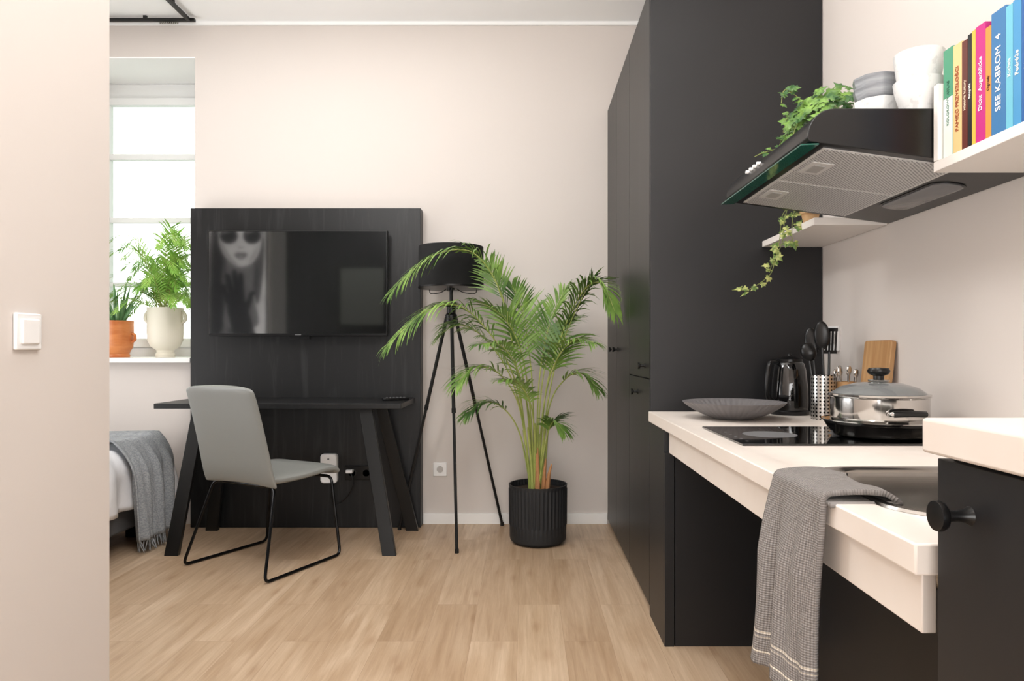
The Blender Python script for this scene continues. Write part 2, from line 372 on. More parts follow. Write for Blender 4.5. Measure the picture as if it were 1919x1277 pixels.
# ---------------------------------------------------------------- poster wall behind (reflected in tv)
ps=root('framed_print','black-framed black-and-white portrait of a woman in round sunglasses','picture',(-2.69,1.752,1.12))
part(MB().box(-2.99,-2.39,1.752,1.775,1.10,2.34),'picture_frame',M['black'],ps,bevel=.002)
pm=[mat('print_grey',(206,204,203),.7,var=((170,168,167),(3,1,3),.4,.7)),mat('print_dark',(34,34,36),.7),mat('print_skin',(196,194,193),.7,var=((172,170,169),(7,1,5),.45,.7)),mat('print_white',(214,213,213),.7),mat('print_mid',(104,103,103),.7),mat('print_charcoal',(66,65,66),.7,var=((110,109,109),(30,1,4),.5,.7)),mat('print_shadow',(156,154,153),.7)]
pr=MB()
def disc(mb,cx,cz,rx,rz,y,mi,n=40,pts=None):
    vs=[(cx+rx*math.cos(2*math.pi*k/n),y,cz+rz*math.sin(2*math.pi*k/n)) for k in range(n)] if pts is None else [(p[0],y,p[1]) for p in pts]
    mb.add(vs,[list(range(len(vs)-1,-1,-1))],mi)
def blob(pts,y,mi):
    c=[Vector((a,b_,0)) for a,b_ in pts]; k=len(c); out=[]
    for i in range(k):
        p0,p1,p2,p3=c[(i-1)%k],c[i],c[(i+1)%k],c[(i+2)%k]
        for s in range(6):
            t=s/6; out.append(0.5*((2*p1)+(p2-p0)*t+(2*p0-5*p1+4*p2-p3)*t*t+(3*p1-p0-3*p2+p3)*t**3))
    cc=sum(out,Vector((0,0,0)))/len(out); vs=[(cc.x,y,cc.y)]+[(q.x,y,q.y) for q in out]; n=len(out)
    pr.add(vs,[(0,1+(i+1)%n,1+i) for i in range(n)],mi)
pr.box(-2.975,-2.405,1.7745,1.776,1.115,2.325,0)
# hair
blob([(-2.95,1.15),(-2.955,1.6),(-2.94,1.95),(-2.90,2.22),(-2.78,2.31),(-2.72,2.1),(-2.74,1.6),(-2.72,1.2)],1.7768,5)
blob([(-2.91,1.2),(-2.92,1.6),(-2.90,1.95),(-2.86,2.15),(-2.80,2.0),(-2.81,1.7),(-2.80,1.3)],1.7770,1)
blob([(-2.52,2.31),(-2.45,2.28),(-2.42,2.1),(-2.425,1.85),(-2.45,1.6),(-2.49,1.5),(-2.53,1.75),(-2.50,2.0)],1.7770,5)
blob([(-2.88,2.18),(-2.80,2.30),(-2.64,2.32),(-2.48,2.31),(-2.42,2.2),(-2.62,2.25)],1.7772,1)
# neck and face
blob([(-2.75,1.95),(-2.53,1.95),(-2.52,1.6),(-2.48,1.3),(-2.78,1.3),(-2.76,1.6)],1.7774,4)
blob([(-2.83,2.20),(-2.73,2.27),(-2.58,2.28),(-2.47,2.21),(-2.445,2.09),(-2.475,1.96),(-2.54,1.875),(-2.63,1.845),(-2.71,1.87),(-2.79,1.95),(-2.835,2.07)],1.7778,2)
blob([(-2.83,2.10),(-2.80,1.97),(-2.73,1.885),(-2.66,1.855),(-2.72,1.93),(-2.78,2.02)],1.7781,6)
blob([(-2.47,2.05),(-2.50,1.95),(-2.56,1.885),(-2.52,1.97)],1.7781,6)
for cx in(-2.745,-2.530):
    disc(pr,cx,2.130,.096,.088,1.7790,3); disc(pr,cx,2.130,.087,.079,1.7795,1)
    blob([(cx-.06,2.15),(cx-.03,2.185),(cx+.02,2.18),(cx-.02,2.155)],1.7798,4)
pr.box(-2.660,-2.615,1.779,1.7795,2.145,2.157,3)
blob([(-2.665,2.045),(-2.650,2.015),(-2.635,2.008),(-2.615,2.015),(-2.60,2.035),(-2.635,2.028)],1.7788,6)
blob([(-2.655,2.015),(-2.645,2.010),(-2.650,2.020)],1.7789,4)
blob([(-2.70,1.958),(-2.660,1.980),(-2.635,1.973),(-2.610,1.980),(-2.570,1.958),(-2.635,1.948)],1.7788,4)
blob([(-2.695,1.955),(-2.635,1.944),(-2.575,1.955),(-2.600,1.922),(-2.635,1.910),(-2.670,1.922)],1.7789,4)
disc(pr,-2.635,1.952,.055,.0035,1.7792,1)
disc(pr,-2.632,1.932,.020,.005,1.7792,6)
# gloved hand with five fingers
def stroke(p0,p1,r,mi,y):
    d=Vector((p1[0]-p0[0],p1[1]-p0[1])).normalized(); nrm=Vector((-d.y,d.x)); pts=[]
    for k in range(9):
        a=math.pi*k/8; q=Vector(p1)+nrm*math.cos(a)*r+d*math.sin(a)*r; pts.append(q)
    pts+= [Vector(p0)-nrm*r*1.1,Vector(p0)+nrm*r*1.1]
    disc(pr,0,0,0,0,y,mi,pts=pts)
stroke((-2.58,1.13),(-2.67,1.46),.095,1,1.7800)
for i,(a,b_) in enumerate((((-2.73,1.48),(-2.80,1.66)),((-2.70,1.50),(-2.755,1.76)),((-2.66,1.51),(-2.695,1.80)),((-2.62,1.50),(-2.635,1.77)),((-2.60,1.40),(-2.53,1.60)))):
    stroke(a,b_,.024,1,1.7803+i*.0001)
part(pr,'printed_portrait',pm,ps,smooth=0,merge=False)
cv=root('tv_reflection_panel','added grey panel standing for light reflected in the television','picture',(-1.5,1.767,1.3))  # unseen panel added for the soft light patch reflected in the tv
part(MB().box(-1.72,-1.30,1.767,1.785,1.3,1.84),'picture_frame',M['black'],cv)
part(MB().box(-1.71,-1.31,1.785,1.789,1.31,1.83),'reflection_panel',mat('reflection_grey',(72,74,70),.8),cv)

# ---------------------------------------------------------------- switch & outlets
sw=root('light_switch','white square rocker light switch on the wall','switch',(-1.05,1.455,1.10))
part(MB().box(-1.049,-1.041,1.418,1.494,1.071,1.148),'switch_frame',M['plasticwhite'],sw,bevel=.003)
part(MB().box(-1.042,-1.036,1.430,1.482,1.083,1.136),'rocker',M['plasticwhite'],sw,bevel=.003)
def outlet(x,z,y):
    o=root('wall_outlet','white square wall power outlet above the baseboard','outlet',(x,y,z))
    part(MB().box(x-.042,x+.042,y-.010,y-.001,z-.042,z+.042),'outlet_frame',M['plasticwhite'],o,bevel=.003)
    part(MB().lathe([(.020,-.004),(.020,-.0105),(.022,-.0125),(.022,-.010)],(x,y,z),24,axis='Y'),'socket_ring',M['trim'],o)
    part(MB().lathe([(.0195,-.0105),(.0,-.0103)],(x,y,z),24,axis='Y').lathe([(.003,-.0103),(.003,-.018),(0,-.0182)],(x,y,z+.012),8,axis='Y'),'socket_face',mat('socket_face_grey',(190,186,182),.5),o)  # socket face in a slightly darker grey than the frame
outlet(-.527,.336,4.28)
o=root('kitchen_outlet','white double wall power outlet above the worktop','outlet',(1.205,2.725,1.116))
part(MB().box(1.190,1.204,2.655,2.795,1.068,1.164),'outlet_frame',M['plasticwhite'],o,bevel=.003)
for yy in(2.69,2.76):
    part(MB().lathe([(.026,-.001),(.026,-.005),(.022,-.005),(.021,-.0012),(0,-.0012)],(1.190,yy,1.116),24,axis='X'),'socket',mat('socket_grey',(186,183,180),.5),o)

# ---------------------------------------------------------------- curtain rail
cr=root('curtain_rail','black ceiling-mounted corner curtain rail','rail',(-2.05,4.15,H))
part(MB().box(-3.2,-2.0,4.185,4.205,3.06,3.078),'rail_bar',M['black'],cr)
part(MB().box(-2.045,-2.025,2.2,4.185,3.06,3.078),'rail_bar',M['black'],cr)
for x in(-2.8,-2.3): part(MB().box(x-.01,x+.01,4.187,4.203,3.078,H-.0005),'rail_bracket',M['black'],cr)
for y in(2.6,3.4,4.0): part(MB().box(-2.043,-2.027,y-.01,y+.01,3.078,H-.0005),'rail_bracket',M['black'],cr)
for k in range(9): part(MB().lathe([(.003,0),(.006,.003),(.006,.010),(.003,.0125)],(-2.21+k*.013,4.195,3.047),8),'rail_glider',M['steel'],cr)

# ---------------------------------------------------------------- tv panel + tv
single(MB().box(-2.02,-.633,4.18,4.275,.002,1.928),'tv_wall_panel',M['blackwoodv'],'tall black oak veneer wall panel behind the desk','panel',(-1.33,4.22,0),bevel=.002)
tv=root('television','flat black glossy television mounted on the black panel','television',(-1.35,4.12,1.16))
part(MB().box(-1.877,-.817,4.10,4.135,1.155,1.78),'tv_housing',M['plasticblack'],tv,bevel=.003)
part(MB().box(-1.87,-.824,4.0985,4.102,1.17,1.773),'tv_screen',M['screen'],tv)
part(MB().box(-1.6,-1.1,4.135,4.179,1.3,1.65),'wall_bracket',M['black'],tv)
part(MB().box(-1.40,-1.28,4.105,4.13,1.138,1.155),'sensor_bar',M['plasticblack'],tv)
part(MB().box(-1.363,-1.327,4.0978,4.0995,1.160,1.165),'logo_mark',M['ring'],tv)

# ---------------------------------------------------------------- desk
dk=root('desk','black desk with slanted flat steel legs against the panel','desk',(-1.33,3.95,0))
part(MB().box(-1.99,-.666,3.71,4.176,.757,.785),'desk_top',M['blackwood'],dk,bevel=.002)
for (xt,xb,yt,yb) in((-.865,-.71,3.76,3.62),(-1.765,-1.845,3.76,3.62),(-.84,-.672,4.03,4.12),(-1.75,-1.86,4.03,4.12)):
    lg=MB(); w_=.036
    vs=[(xb-w_,yb-.014,0),(xb+w_,yb-.014,0),(xb+w_,yb+.014,0),(xb-w_,yb+.014,0),(xt-w_*.95,yt-.014,.757),(xt+w_*.95,yt-.014,.757),(xt+w_*.95,yt+.014,.757),(xt-w_*.95,yt+.014,.757)]
    lg.add(vs,[(0,3,2,1),(4,5,6,7),(0,1,5,4),(1,2,6,5),(2,3,7,6),(3,0,4,7)])
    part(lg,'leg',M['black'],dk,bevel=.002)
part(MB().box(-1.80,-.80,3.99,4.05,.735,.757),'cross_rail',M['black'],dk)
rc=root('remote_control','small black remote control on the desk','remote',(-.74,3.95,.785),rz=math.radians(-65))
part(MB().loft([rrect(0,0,.02,.075,.012,.0005),rrect(0,0,.022,.077,.013,.006),rrect(0,0,.021,.076,.013,.016)]),'remote_body',M['plasticblack'],rc,local=True)
for i in range(3):
    for j in range(6): part(MB().lathe([(.004,.016),(.004,.018),(0,.0182)],(-.012+.012*i,-.05+.02*j,0),8),'remote_button',M['ring'],rc,local=True)
ad=root('wall_adapter','white rounded plug-in network device on the black panel','adapter',(-1.17,4.16,.26))
part(MB().loft([[ (p[0],4.179,p[1]) for p in rrect(-1.178,.362,.05,.088,.02,0)],[ (p[0],4.150,p[1]) for p in rrect(-1.178,.362,.05,.088,.02,0)],[ (p[0],4.143,p[1]) for p in rrect(-1.178,.362,.044,.082,.016,0)]]),'device_body',M['plasticwhite'],ad)
part(MB().lathe([(.006,-.001),(.006,-.003),(0,-.003)],(-1.178,4.143,.42),12,axis='Y'),'indicator',M['ring'],ad)
do=root('panel_outlet','black double power outlet mounted on the black panel','outlet',(-1.0,4.18,.33))
part(MB().box(-1.085,-.915,4.168,4.179,.29,.375),'outlet_frame',M['plasticblack'],do,bevel=.003)
for xx in(-1.043,-.957): part(MB().lathe([(.026,-.001),(.026,-.004),(.021,-.004),(.020,-.001),(0,-.001)],(xx,4.168,.332),20,axis='Y'),'socket',M['black'],do)
pc=root('power_cable','black power cable with white plug hanging from the outlet','cable',(-1.05,4.16,.2))
part(MB().box(-1.07,-1.03,4.12,4.164,.338,.358),'plug',M['plasticwhite'],pc,bevel=.004)
part(MB().tube(spline([(-1.04,4.13,.34),(-1.02,4.11,.28),(-1.06,4.12,.2),(-1.12,4.13,.16),(-1.16,4.14,.19),(-1.15,4.14,.27)],30),.0035,6),'cord',M['plasticblack'],pc)

# ---------------------------------------------------------------- chair
ch=root('desk_chair','grey leatherette chair on a thin black sled frame','chair',(-1.322,3.52,0),rz=math.radians(-28))
def pad(path,wfn,tfn,nu,nv,curve=0.0,dx=0.0):
    P=[Vector((dx,p[0],p[1])) for p in spline([(a,b,0) for a,b in path],nv)]
    top=[];bot=[]
    for j in range(nv+1):
        t=(P[min(j+1,nv)]-P[max(j-1,0)]).normalized(); nrm=Vector((1,0,0)).cross(t)
        v=j/nv
        for i in range(nu+1):
            u=-1+2*i/nu; hw=wfn(v); th=tfn(u,v)
            c=P[j]+Vector((u*hw,0,0))+nrm*(curve*u*u)
            top.append(c+nrm*th/2); bot.append(c-nrm*th/2)
    mb=MB(); n=nu+1; fs=[]; o=len(top)
    for j in range(nv):
        for i in range(nu):
            a=j*n+i; fs.append((a,a+1,a+n+1,a+n)); fs.append((o+a,o+a+n,o+a+n+1,o+a+1))
    for i in range(nu): fs.append((i,o+i,o+i+1,i+1)); a=nv*n+i; fs.append((a,a+1,o+a+1,o+a))
    for j in range(nv): a=j*n; fs.append((a,a+n,o+a+n,o+a)); a=j*n+nu; fs.append((a,o+a,o+a+n,a+n))
    mb.add(top+bot,fs); return mb
def corner(v,w,r0,r1,L):
    d0=v*L; d1=(1-v)*L; s=w
    if d0<r0: s-= r0-math.sqrt(max(0,r0*r0-(r0-d0)**2))
    if d1<r1: s-= r1-math.sqrt(max(0,r1*r1-(r1-d1)**2))
    return s
th=lambda u,v:.036*max(.25,(1-abs(u)**8))**.5*max(.3,(1-abs(2*v-1)**10))**.5
seat=pad([(-.17,.455),(-.1,.447),(.05,.447),(.18,.455),(.255,.45),(.285,.425)],lambda v:corner(v,.235,.001,.045,.5),lambda u,v:1.25*th(u,v),18,24,-.0,.008)
part(seat,'seat',M['leather'],ch,local=True,sub=1,smooth=60)
back=pad([(-.150,.428),(-.172,.50),(-.195,.60),(-.225,.72),(-.258,.84),(-.280,.905)],lambda v:corner(v,.248-.018*v,.001,.045,.5),th,18,26,.022,.026)
part(back,'backrest',M['leather'],ch,local=True,sub=1,smooth=60)
R=.0075
for sx in(1,-1):
    part(MB().tube(fillet([(sx*.10,-.12,.415),(sx*.215,-.13,.415),(sx*.285,-.255,.009),(sx*.270,.25,.009),(sx*.222,.235,.415),(sx*.10,.21,.415)],.035),R,10),'sled_leg',M['chairrod'],ch,local=True)
part(MB().tube([(-.21,-.125,.415),(.21,-.125,.415)],R,10),'cross_bar',M['chairrod'],ch,local=True)
part(MB().tube([(-.215,.225,.413),(.215,.225,.413)],R,10),'cross_bar',M['chairrod'],ch,local=True)
for sx in(1,-1): part(MB().tube([(sx*.1,-.12,.42),(sx*.1,.21,.42)],.009,8),'under_seat_support',M['chairrod'],ch,local=True)

# ---------------------------------------------------------------- floor lamp
lc=Vector((-.43,4.01,0))
fl=root('floor_lamp','black tripod floor lamp with a black drum shade','lamp',lc)
part(MB().lathe([(.188,1.432),(.186,1.667),(.183,1.667),(.185,1.432),(.188,1.432)],lc,56),'lamp_shade',M['shade'],fl,smooth=30)
part(MB().lathe([(.189,1.428),(.189,1.437),(.184,1.437),(.184,1.428),(.189,1.428)],lc,56),'shade_trim',M['plasticblack'],fl)
for k in range(3):
    a=k*2.094+.5; sp=MB(); sp.tube([(lc.x,lc.y,1.44),(lc.x+.18*math.cos(a),lc.y+.18*math.sin(a),1.436)],.003,6)
    sp.tube(spline([(lc.x+.02*math.cos(a),lc.y+.02*math.sin(a),1.438),(lc.x+.07*math.cos(a),lc.y+.07*math.sin(a),1.41),(lc.x+.15*math.cos(a),lc.y+.15*math.sin(a),1.405),(lc.x+.16*math.cos(a),lc.y+.16*math.sin(a),1.438)],12),.0025,6)
    part(sp,'shade_support',M['black'],fl)
part(MB().tube([(lc.x,lc.y,1.24),(lc.x,lc.y,1.46)],.010,12).lathe([(.0,1.42),(.022,1.42),(.022,1.50),(0,1.50)],lc,16),'pole',M['black'],fl)
part(MB().lathe([(.012,1.22),(.034,1.235),(.034,1.275),(.026,1.285),(.026,1.32),(.034,1.33),(.034,1.345),(.012,1.35)],lc,20),'hub',M['black'],fl)
part(MB().sphere((lc.x,lc.y,1.545),.04,16),'bulb',M['plasticwhite'],fl)
for bx,by in((-.363,3.66),(-.144,4.235),(-.752,4.135)):
    d=Vector((bx,by,0))-lc; d.z=0; d.normalize(); t=lc+d*.03+Vector((0,0,1.26)); bt_=Vector((bx,by,.012)); pp=t+(bt_-t)*.42
    part(MB().tube([t,pp],.0105,10).tube([pp,bt_],.0085,10).tube([pp-(bt_-t)*.01,pp+(bt_-t)*.01],.0125,10).lathe([(.011,0),(.011,.022),(0,.024)],(bx,by,0),12),'leg',M['black'],fl)

# ---------------------------------------------------------------- leaves
def leaflet(mb,p,d,nrm,L,w,droop,mi=0,seg=4):
    d=d.normalized(); side=d.cross(nrm).normalized(); pts=[]; q=p.copy(); dd=d.copy()
    for k in range(seg+1):
        t=k/seg; ww=w*(math.sin(math.pi*min(1,.18+.82*t)))**.8 if k<seg else 0.0005
        if k==0: ww=w*.35
        pts.append((q-side*ww/2,q+side*ww/2)); dd=(dd+Vector((0,0,-droop*(0.5+t)))).normalized(); q=q+dd*L/seg
    vs=[x for pr_ in pts for x in pr_]
    mb.add(vs,[(2*k,2*k+1,2*k+3,2*k+2) for k in range(seg)],mi)
def frond(mb,pts,leaf,n,t0=.35,w=.012,r=.005,droop=.25,stem=0,lf=1,rnd=random,fw=.65):
    S=spline(pts,48); mb.tube(S,[r*(1-.75*i/48) for i in range(49)],6,stem)
    for i in range(n):
        t=t0+(1-t0)*(i+.5)/n; f=t*48; k=min(int(f),47); p=S[k].lerp(S[k+1],f-k); tan=(S[k+1]-S[k]).normalized()
        side=tan.cross(Vector((0,0,1)))
        if side.length<.35: side=tan.cross(Vector((0,1,0.2)))*1.0
        side.normalize(); up=side.cross(tan).normalized()
        if up.z<0: up=-up
        q=(t-t0)/(1-t0); L=leaf*(.45+.75*math.sin(math.pi*min(1,.12+.80*q)))*(1-.35*q)*rnd.uniform(.88,1.1)
        for s in(-1,1):
            d=tan*(fw+.5*q)+side*s*(.85-.25*q)+up*rnd.uniform(.12,.4)+Vector((rnd.uniform(-.08,.08),rnd.uniform(-.08,.08),0))
            leaflet(mb,p,d,up,L,w*rnd.uniform(.8,1.1),droop*rnd.uniform(.6,1.3),lf)
    leaflet(mb,S[-1],S[-1]-S[-2],Vector((0,.3,1)),leaf*.5,w,droop,lf)

# palm
pc_=Vector((.069,3.88,0))
pl=root('potted_palm','tall areca palm in a ribbed black pot on the floor','plant',pc_)
ribs=lambda a,z:1+(.018*math.cos(a*44) if .105<z<.305 else 0)
prof=[(0,0.001),(.125,.001),(.14,.006),(.146,.02),(.155,.02),(.158,.035),(.159,.10),(.159,.106),(.159,.11),(.160,.2),(.161,.30),(.161,.308),(.163,.325),(.155,.325),(.153,.29),(.0,.285)]
part(MB().lathe(prof,pc_,264,rad=ribs),'pot',M['potblack'],pl,smooth=50)
part(MB().lathe([(0,.292),(.08,.30),(.151,.291)],pc_,32),'soil',M['soil'],pl)
F=[ # (points (x,z) , dy at end, leaflet length, droop)
 ([(.03,.29),(-.02,.76),(-.10,1.25),(-.17,1.46),(-.29,1.60),(-.45,1.59),(-.58,1.50),(-.68,1.38)],-.30,.24,.34),
 ([(.03,.29),(-.03,.80),(-.15,1.10),(-.34,1.30),(-.52,1.27),(-.68,1.10)],-.40,.25,.36),
 ([(.04,.29),(.005,.79),(-.07,1.18),(-.14,1.38),(-.20,1.55)],.02,.20,.16),
 ([(.05,.29),(.04,.82),(.01,1.14),(-.03,1.33),(-.08,1.45)],.15,.20,.16),
 ([(.06,.29),(.07,.82),(.11,1.12),(.16,1.28),(.22,1.41)],.10,.19,.18),
 ([(.07,.29),(.11,.82),(.20,1.16),(.31,1.39),(.40,1.42),(.455,1.27)],-.34,.20,.30),
 ([(.07,.29),(.12,.76),(.18,1.04),(.27,1.28),(.36,1.45)],-.12,.20,.18),
 ([(.08,.29),(.13,.74),(.22,.91),(.31,.94),(.38,.87)],-.15,.18,.28),
 ([(.03,.29),(-.03,.74),(-.14,.94),(-.27,.98),(-.35,.90)],-.25,.20,.3),
 ([(.03,.29),(-.03,.60),(-.12,.75),(-.23,.79),(-.31,.73)],-.18,.17,.3),
 ([(.03,.29),(-.01,.65),(-.09,.94),(-.23,1.14),(-.36,1.21),(-.46,1.16)],-.10,.21,.3),
 ([(.07,.29),(.11,.56),(.15,.68),(.20,.64)],-.12,.14,.25),
 ([(.05,.29),(.02,.7),(-.05,.98),(-.14,1.10),(-.24,1.10)],-.40,.17,.26),
 ([(.06,.29),(.10,.76),(.16,1.0),(.25,1.12),(.35,1.11)],-.35,.17,.26),
 ([(.05,.29),(.02,.8),(-.03,1.08),(-.12,1.25),(-.25,1.33)],-.2,.20,.24),
 ([(.06,.29),(.08,.76),(.12,1.02),(.19,1.18),(.30,1.26)],.2,.18,.22),
 ([(.05,.29),(.05,.60),(.02,.80),(-.05,.90),(-.13,.92)],-.28,.14,.26),
]
fo=MB()
rp=random.Random(3)
for pts,dy,L,dr in F:
    k=len(pts)-1; off=rp.uniform(-.04,.04)
    P=[(x,pc_.y+off*(1-.3*i/k)+dy*(i/k)**1.6,z) for i,(x,z) in enumerate(pts)]
    frond(fo,P,L,42 if len(pts)>5 else 27,t0=.42 if pts[-1][1]>1.0 else .47,w=.0125,r=.0058,droop=dr,rnd=rp,fw=.72)
for v in fo.v:
    if v.x>.496: v.x=.496-.02*math.tanh((v.x-.496)*6)
    if v.y>4.25: v.y=4.25
part(fo,'frond',[M['cane'],M['frond']],pl,smooth=0,merge=False)
for k in range(9):
    a=k*2.4; r=.010+.04*(k/9)**.6; bx=pc_.x-.01+r*math.cos(a); by=pc_.y+r*math.sin(a); tx=pc_.x-.02+1.8*r*math.cos(a)
    hh=rp.uniform(.50,.70)
    cn=MB(); cn.tube(spline([(bx,by,.285),(bx+(tx-bx)*.3,by,.45),(tx,by+.6*r*math.sin(a),hh)],10),[.0105-.0006*i for i in range(11)],8,0)
    part(cn,'cane',[M['cane']],pl)
for k in range(4):
    a=k*1.3; cn=MB(); cn.tube(spline([(pc_.x+.02+.03*math.cos(a),pc_.y-.04+.015*math.sin(a),.285),(pc_.x+.025+.035*math.cos(a),pc_.y-.04,.38),(pc_.x+.03+.045*math.cos(a),pc_.y-.04,.44+.03*k)],6),[.012,.0125,.012,.01,.008,.006,.003],7,0)
    part(cn,'cane_husk',[M['husk']],pl)

# window plants
cp=Vector((-2.295,4.42,1.0255))
wp=root('potted_parlour_palm','leafy bright green palm in a cream eared pot','plant',cp)
part(MB().lathe([(0,.0),(.055,.0),(.058,.018),(.05,.03),(.052,.045),(.085,.07),(.103,.11),(.106,.17),(.104,.25),(.106,.315),(.098,.315),(.095,.26),(0,.25)],cp,40),'pot',M['cream'],wp,smooth=40)
for sx in(-1,1):
    part(MB().tube(spline([(cp.x+sx*.098,cp.y,cp.z+.29),(cp.x+sx*.122,cp.y,cp.z+.28),(cp.x+sx*.128,cp.y,cp.z+.24),(cp.x+sx*.1,cp.y,cp.z+.215)],14),.011,8),'pot_handle',M['cream'],wp)
lf=MB(); rp=random.Random(11)
for k in range(54):
    a=rp.uniform(0,6.283); R_=rp.uniform(.10,.45); hz=rp.uniform(.18,.62)-R_*.22
    dx=R_*math.cos(a); dy=R_*.7*math.sin(a)
    if dx>.10: dy=-abs(dy)*.5-.10; dx=min(dx,.21)
    if dy>.10: dy=.10
    if dx<0: dx*=1.1
    b0=Vector((cp.x+rp.uniform(-.04,.04),cp.y+rp.uniform(-.04,.04),cp.z+.25))
    P=[b0,b0+Vector((dx*.25,dy*.25,hz*.6)),b0+Vector((dx*.65,dy*.65,hz*.97)),b0+Vector((dx,dy,hz*.98-.03-R_*.12))]
    frond(lf,P,.092,20,t0=.30,w=.0078,r=.0022,droop=.15,rnd=rp,fw=.8)
for v in lf.v:
    if v.y>4.64: v.y=4.64
    if v.y>4.27 and v.x>-2.048: v.x=-2.048
part(lf,'foliage',[M['cane'],M['leaflight']],wp,smooth=0,merge=False)
ap=Vector((-2.585,4.40,1.0255))
al=root('potted_aloe','spiky aloe in an orange glazed ceramic pot on the sill','plant',ap)
part(MB().lathe([(0,0),(.066,0),(.068,.012),(.064,.022),(.070,.04),(.084,.065),(.088,.10),(.090,.15),(.089,.21),(.091,.232),(.084,.232),(.082,.2),(0,.19)],ap,40),'pot',M['terra'],al,smooth=40)
for s in(-1,1):
    part(MB().tube(spline([(ap.x+s*.086,ap.y,ap.z+.15),(ap.x+s*.106,ap.y,ap.z+.142),(ap.x+s*.106,ap.y,ap.z+.110),(ap.x+s*.085,ap.y,ap.z+.10)],12),.009,8),'pot_handle',M['terra'],al)
rp=random.Random(5)
for k in range(16):
    a=k*2.4; R_=.03+.13*(k/16); hh=.27-.10*(k/16)+rp.uniform(-.02,.03)
    b0=ap+Vector((.02*math.cos(a),.02*math.sin(a),.185))
    P=spline([b0,b0+Vector((R_*.4*math.cos(a),R_*.4*math.sin(a),hh*.5)),b0+Vector((R_*1.1*math.cos(a),R_*.9*math.sin(a),hh))],10)
    part(MB().tube(P,[.014*(1-(i/10)**1.5)+.0008 for i in range(11)],7),'aloe_leaf',M['aloe'],al)

# ---------------------------------------------------------------- bed
bd=root('bed','low bed with a grey upholstered base and white mattress','bed',(-2.7,3.0,0))
part(MB().box(-3.40,-2.14,1.82,4.10,.10,.30),'bed_base',M['bedbase'],bd,bevel=.015)
for x,y in((-3.3,1.9),(-2.26,1.9),(-3.3,4.0),(-2.26,4.0)): part(MB().box(x-.03,x+.03,y-.03,y+.03,0,.10),'leg',M['black'],bd)
part(MB().box(-3.39,-2.15,1.83,4.09,.30,.50),'mattress',M['duvet'],bd,bevel=.04)
def duv(u,v):
    y=2.1+2.02*v; L=u*1.60
    wob=.018*math.sin(9*y+3*u)+.014*math.sin(17*y+8*u)+.010*math.sin(31*y-5*u)
    if L<1.20: x=-3.36+L; z=.545+wob*.8
    else:
        t=(L-1.20)/.40; a=min(1,t*2.2)
        x=-2.16+.075*math.sin(a*math.pi/2)+.02*t+wob*1.2*t+.012*math.sin(24*y)*t; z=.545+wob*.8*(1-t)-.02*a-.29*t**1.3
    if v>.955: z-=(v-.955)*4
    return (x,y,z)
single(MB().grid(duv,60,90),'duvet',M['duvet'],'rumpled white cotton duvet spread over the bed','duvet',(-2.7,3.0,.5),solid=.02,smooth=80)
def thr(u,v):
    y0=3.58+.12*(1-min(1,u*1.4)); y1=4.06
    L=u*1.55
    y=y0+(y1-y0)*v
    wob=.018*math.sin(9*y+3*min(u*1.0,.75))*.8
    fold=.020*math.sin(v*21+u*3)+.008*math.sin(v*47)
    if L<.90: x=-3.05+L; z=.592+wob+.25*fold
    else:
        t=(L-.90)/.65; a=min(1,t*2.6)
        x=-2.15+.10*math.sin(a*math.pi/2)+.05*t+fold*min(1,t*2); z=.592+wob*(1-t)-.02*a-.50*t**1.15
        y-= .05*t
        y=3.80+(y-3.80)*(1-.22*t)
    return (x,y,z)
th_=single(MB().grid(thr,70,50),'throw_blanket',M['throw'],'grey woven throw blanket with fringe draped over the bed edge','blanket',(-2.5,3.85,.5),solid=.008,smooth=80)
frg=MB(); rp=random.Random(2)
for k in range(46):
    v=(k+.5)/46; p=Vector(thr(1,v)); q=p+Vector((rp.uniform(-.012,.02),rp.uniform(-.012,.012),-.055)); 
    frg.tube([p,p.lerp(q,.5)+Vector((rp.uniform(-.004,.004),0,0)),q],[.0022,.003,.0012],5)
fp=part(frg,'fringe',M['throw'],th_); fp['kind']='stuff'

# ---------------------------------------------------------------- tall cabinets
def handle(door,y,z):
    part(MB().lathe([(.005,0),(.0055,-.020),(.013,-.024),(.014,-.032),(.0,-.033)],(.505,y,z),16,axis='X').lathe([(.011,-.0002),(.011,-.004),(.0,-.004)],(.505,y,z),16,axis='X'),'handle',M['black'],door)
wd=root('wardrobe','tall black wood-grain wardrobe with two full-height doors','wardrobe',(.85,3.82,0))
part(MB().box(.525,1.2,3.375,4.275,.0,2.548),'wardrobe_body',M['blackwood'],wd)
d1=part(MB().box(.505,.524,3.862,4.270,.03,2.546),'door',M['blackwood'],wd,bevel=.0015)
d2=part(MB().box(.505,.524,3.375,3.858,.03,2.546),'door',M['blackwood'],wd,bevel=.0015)
handle(d1,3.94,1.075); handle(d2,3.79,1.075)
tc_=root('tall_cabinet','tall black cabinet with upper and lower doors','cabinet',(.85,3.09,0))
part(MB().box(.525,1.2,2.811,3.371,.0,2.548),'cabinet_body',M['blackmatte'],tc_)
part(MB().box(.506,1.2,2.810,2.8285,.0,2.548),'side_panel',M['blackmatte'],tc_,bevel=.001)
d3=part(MB().box(.505,.524,2.831,3.371,.955,2.546),'upper_door',M['blackwood'],tc_,bevel=.0015)
d4=part(MB().box(.505,.524,2.831,3.371,.03,.951),'lower_door',M['blackwood'],tc_,bevel=.0015)
handle(d3,2.93,1.005); handle(d4,3.12,.885)

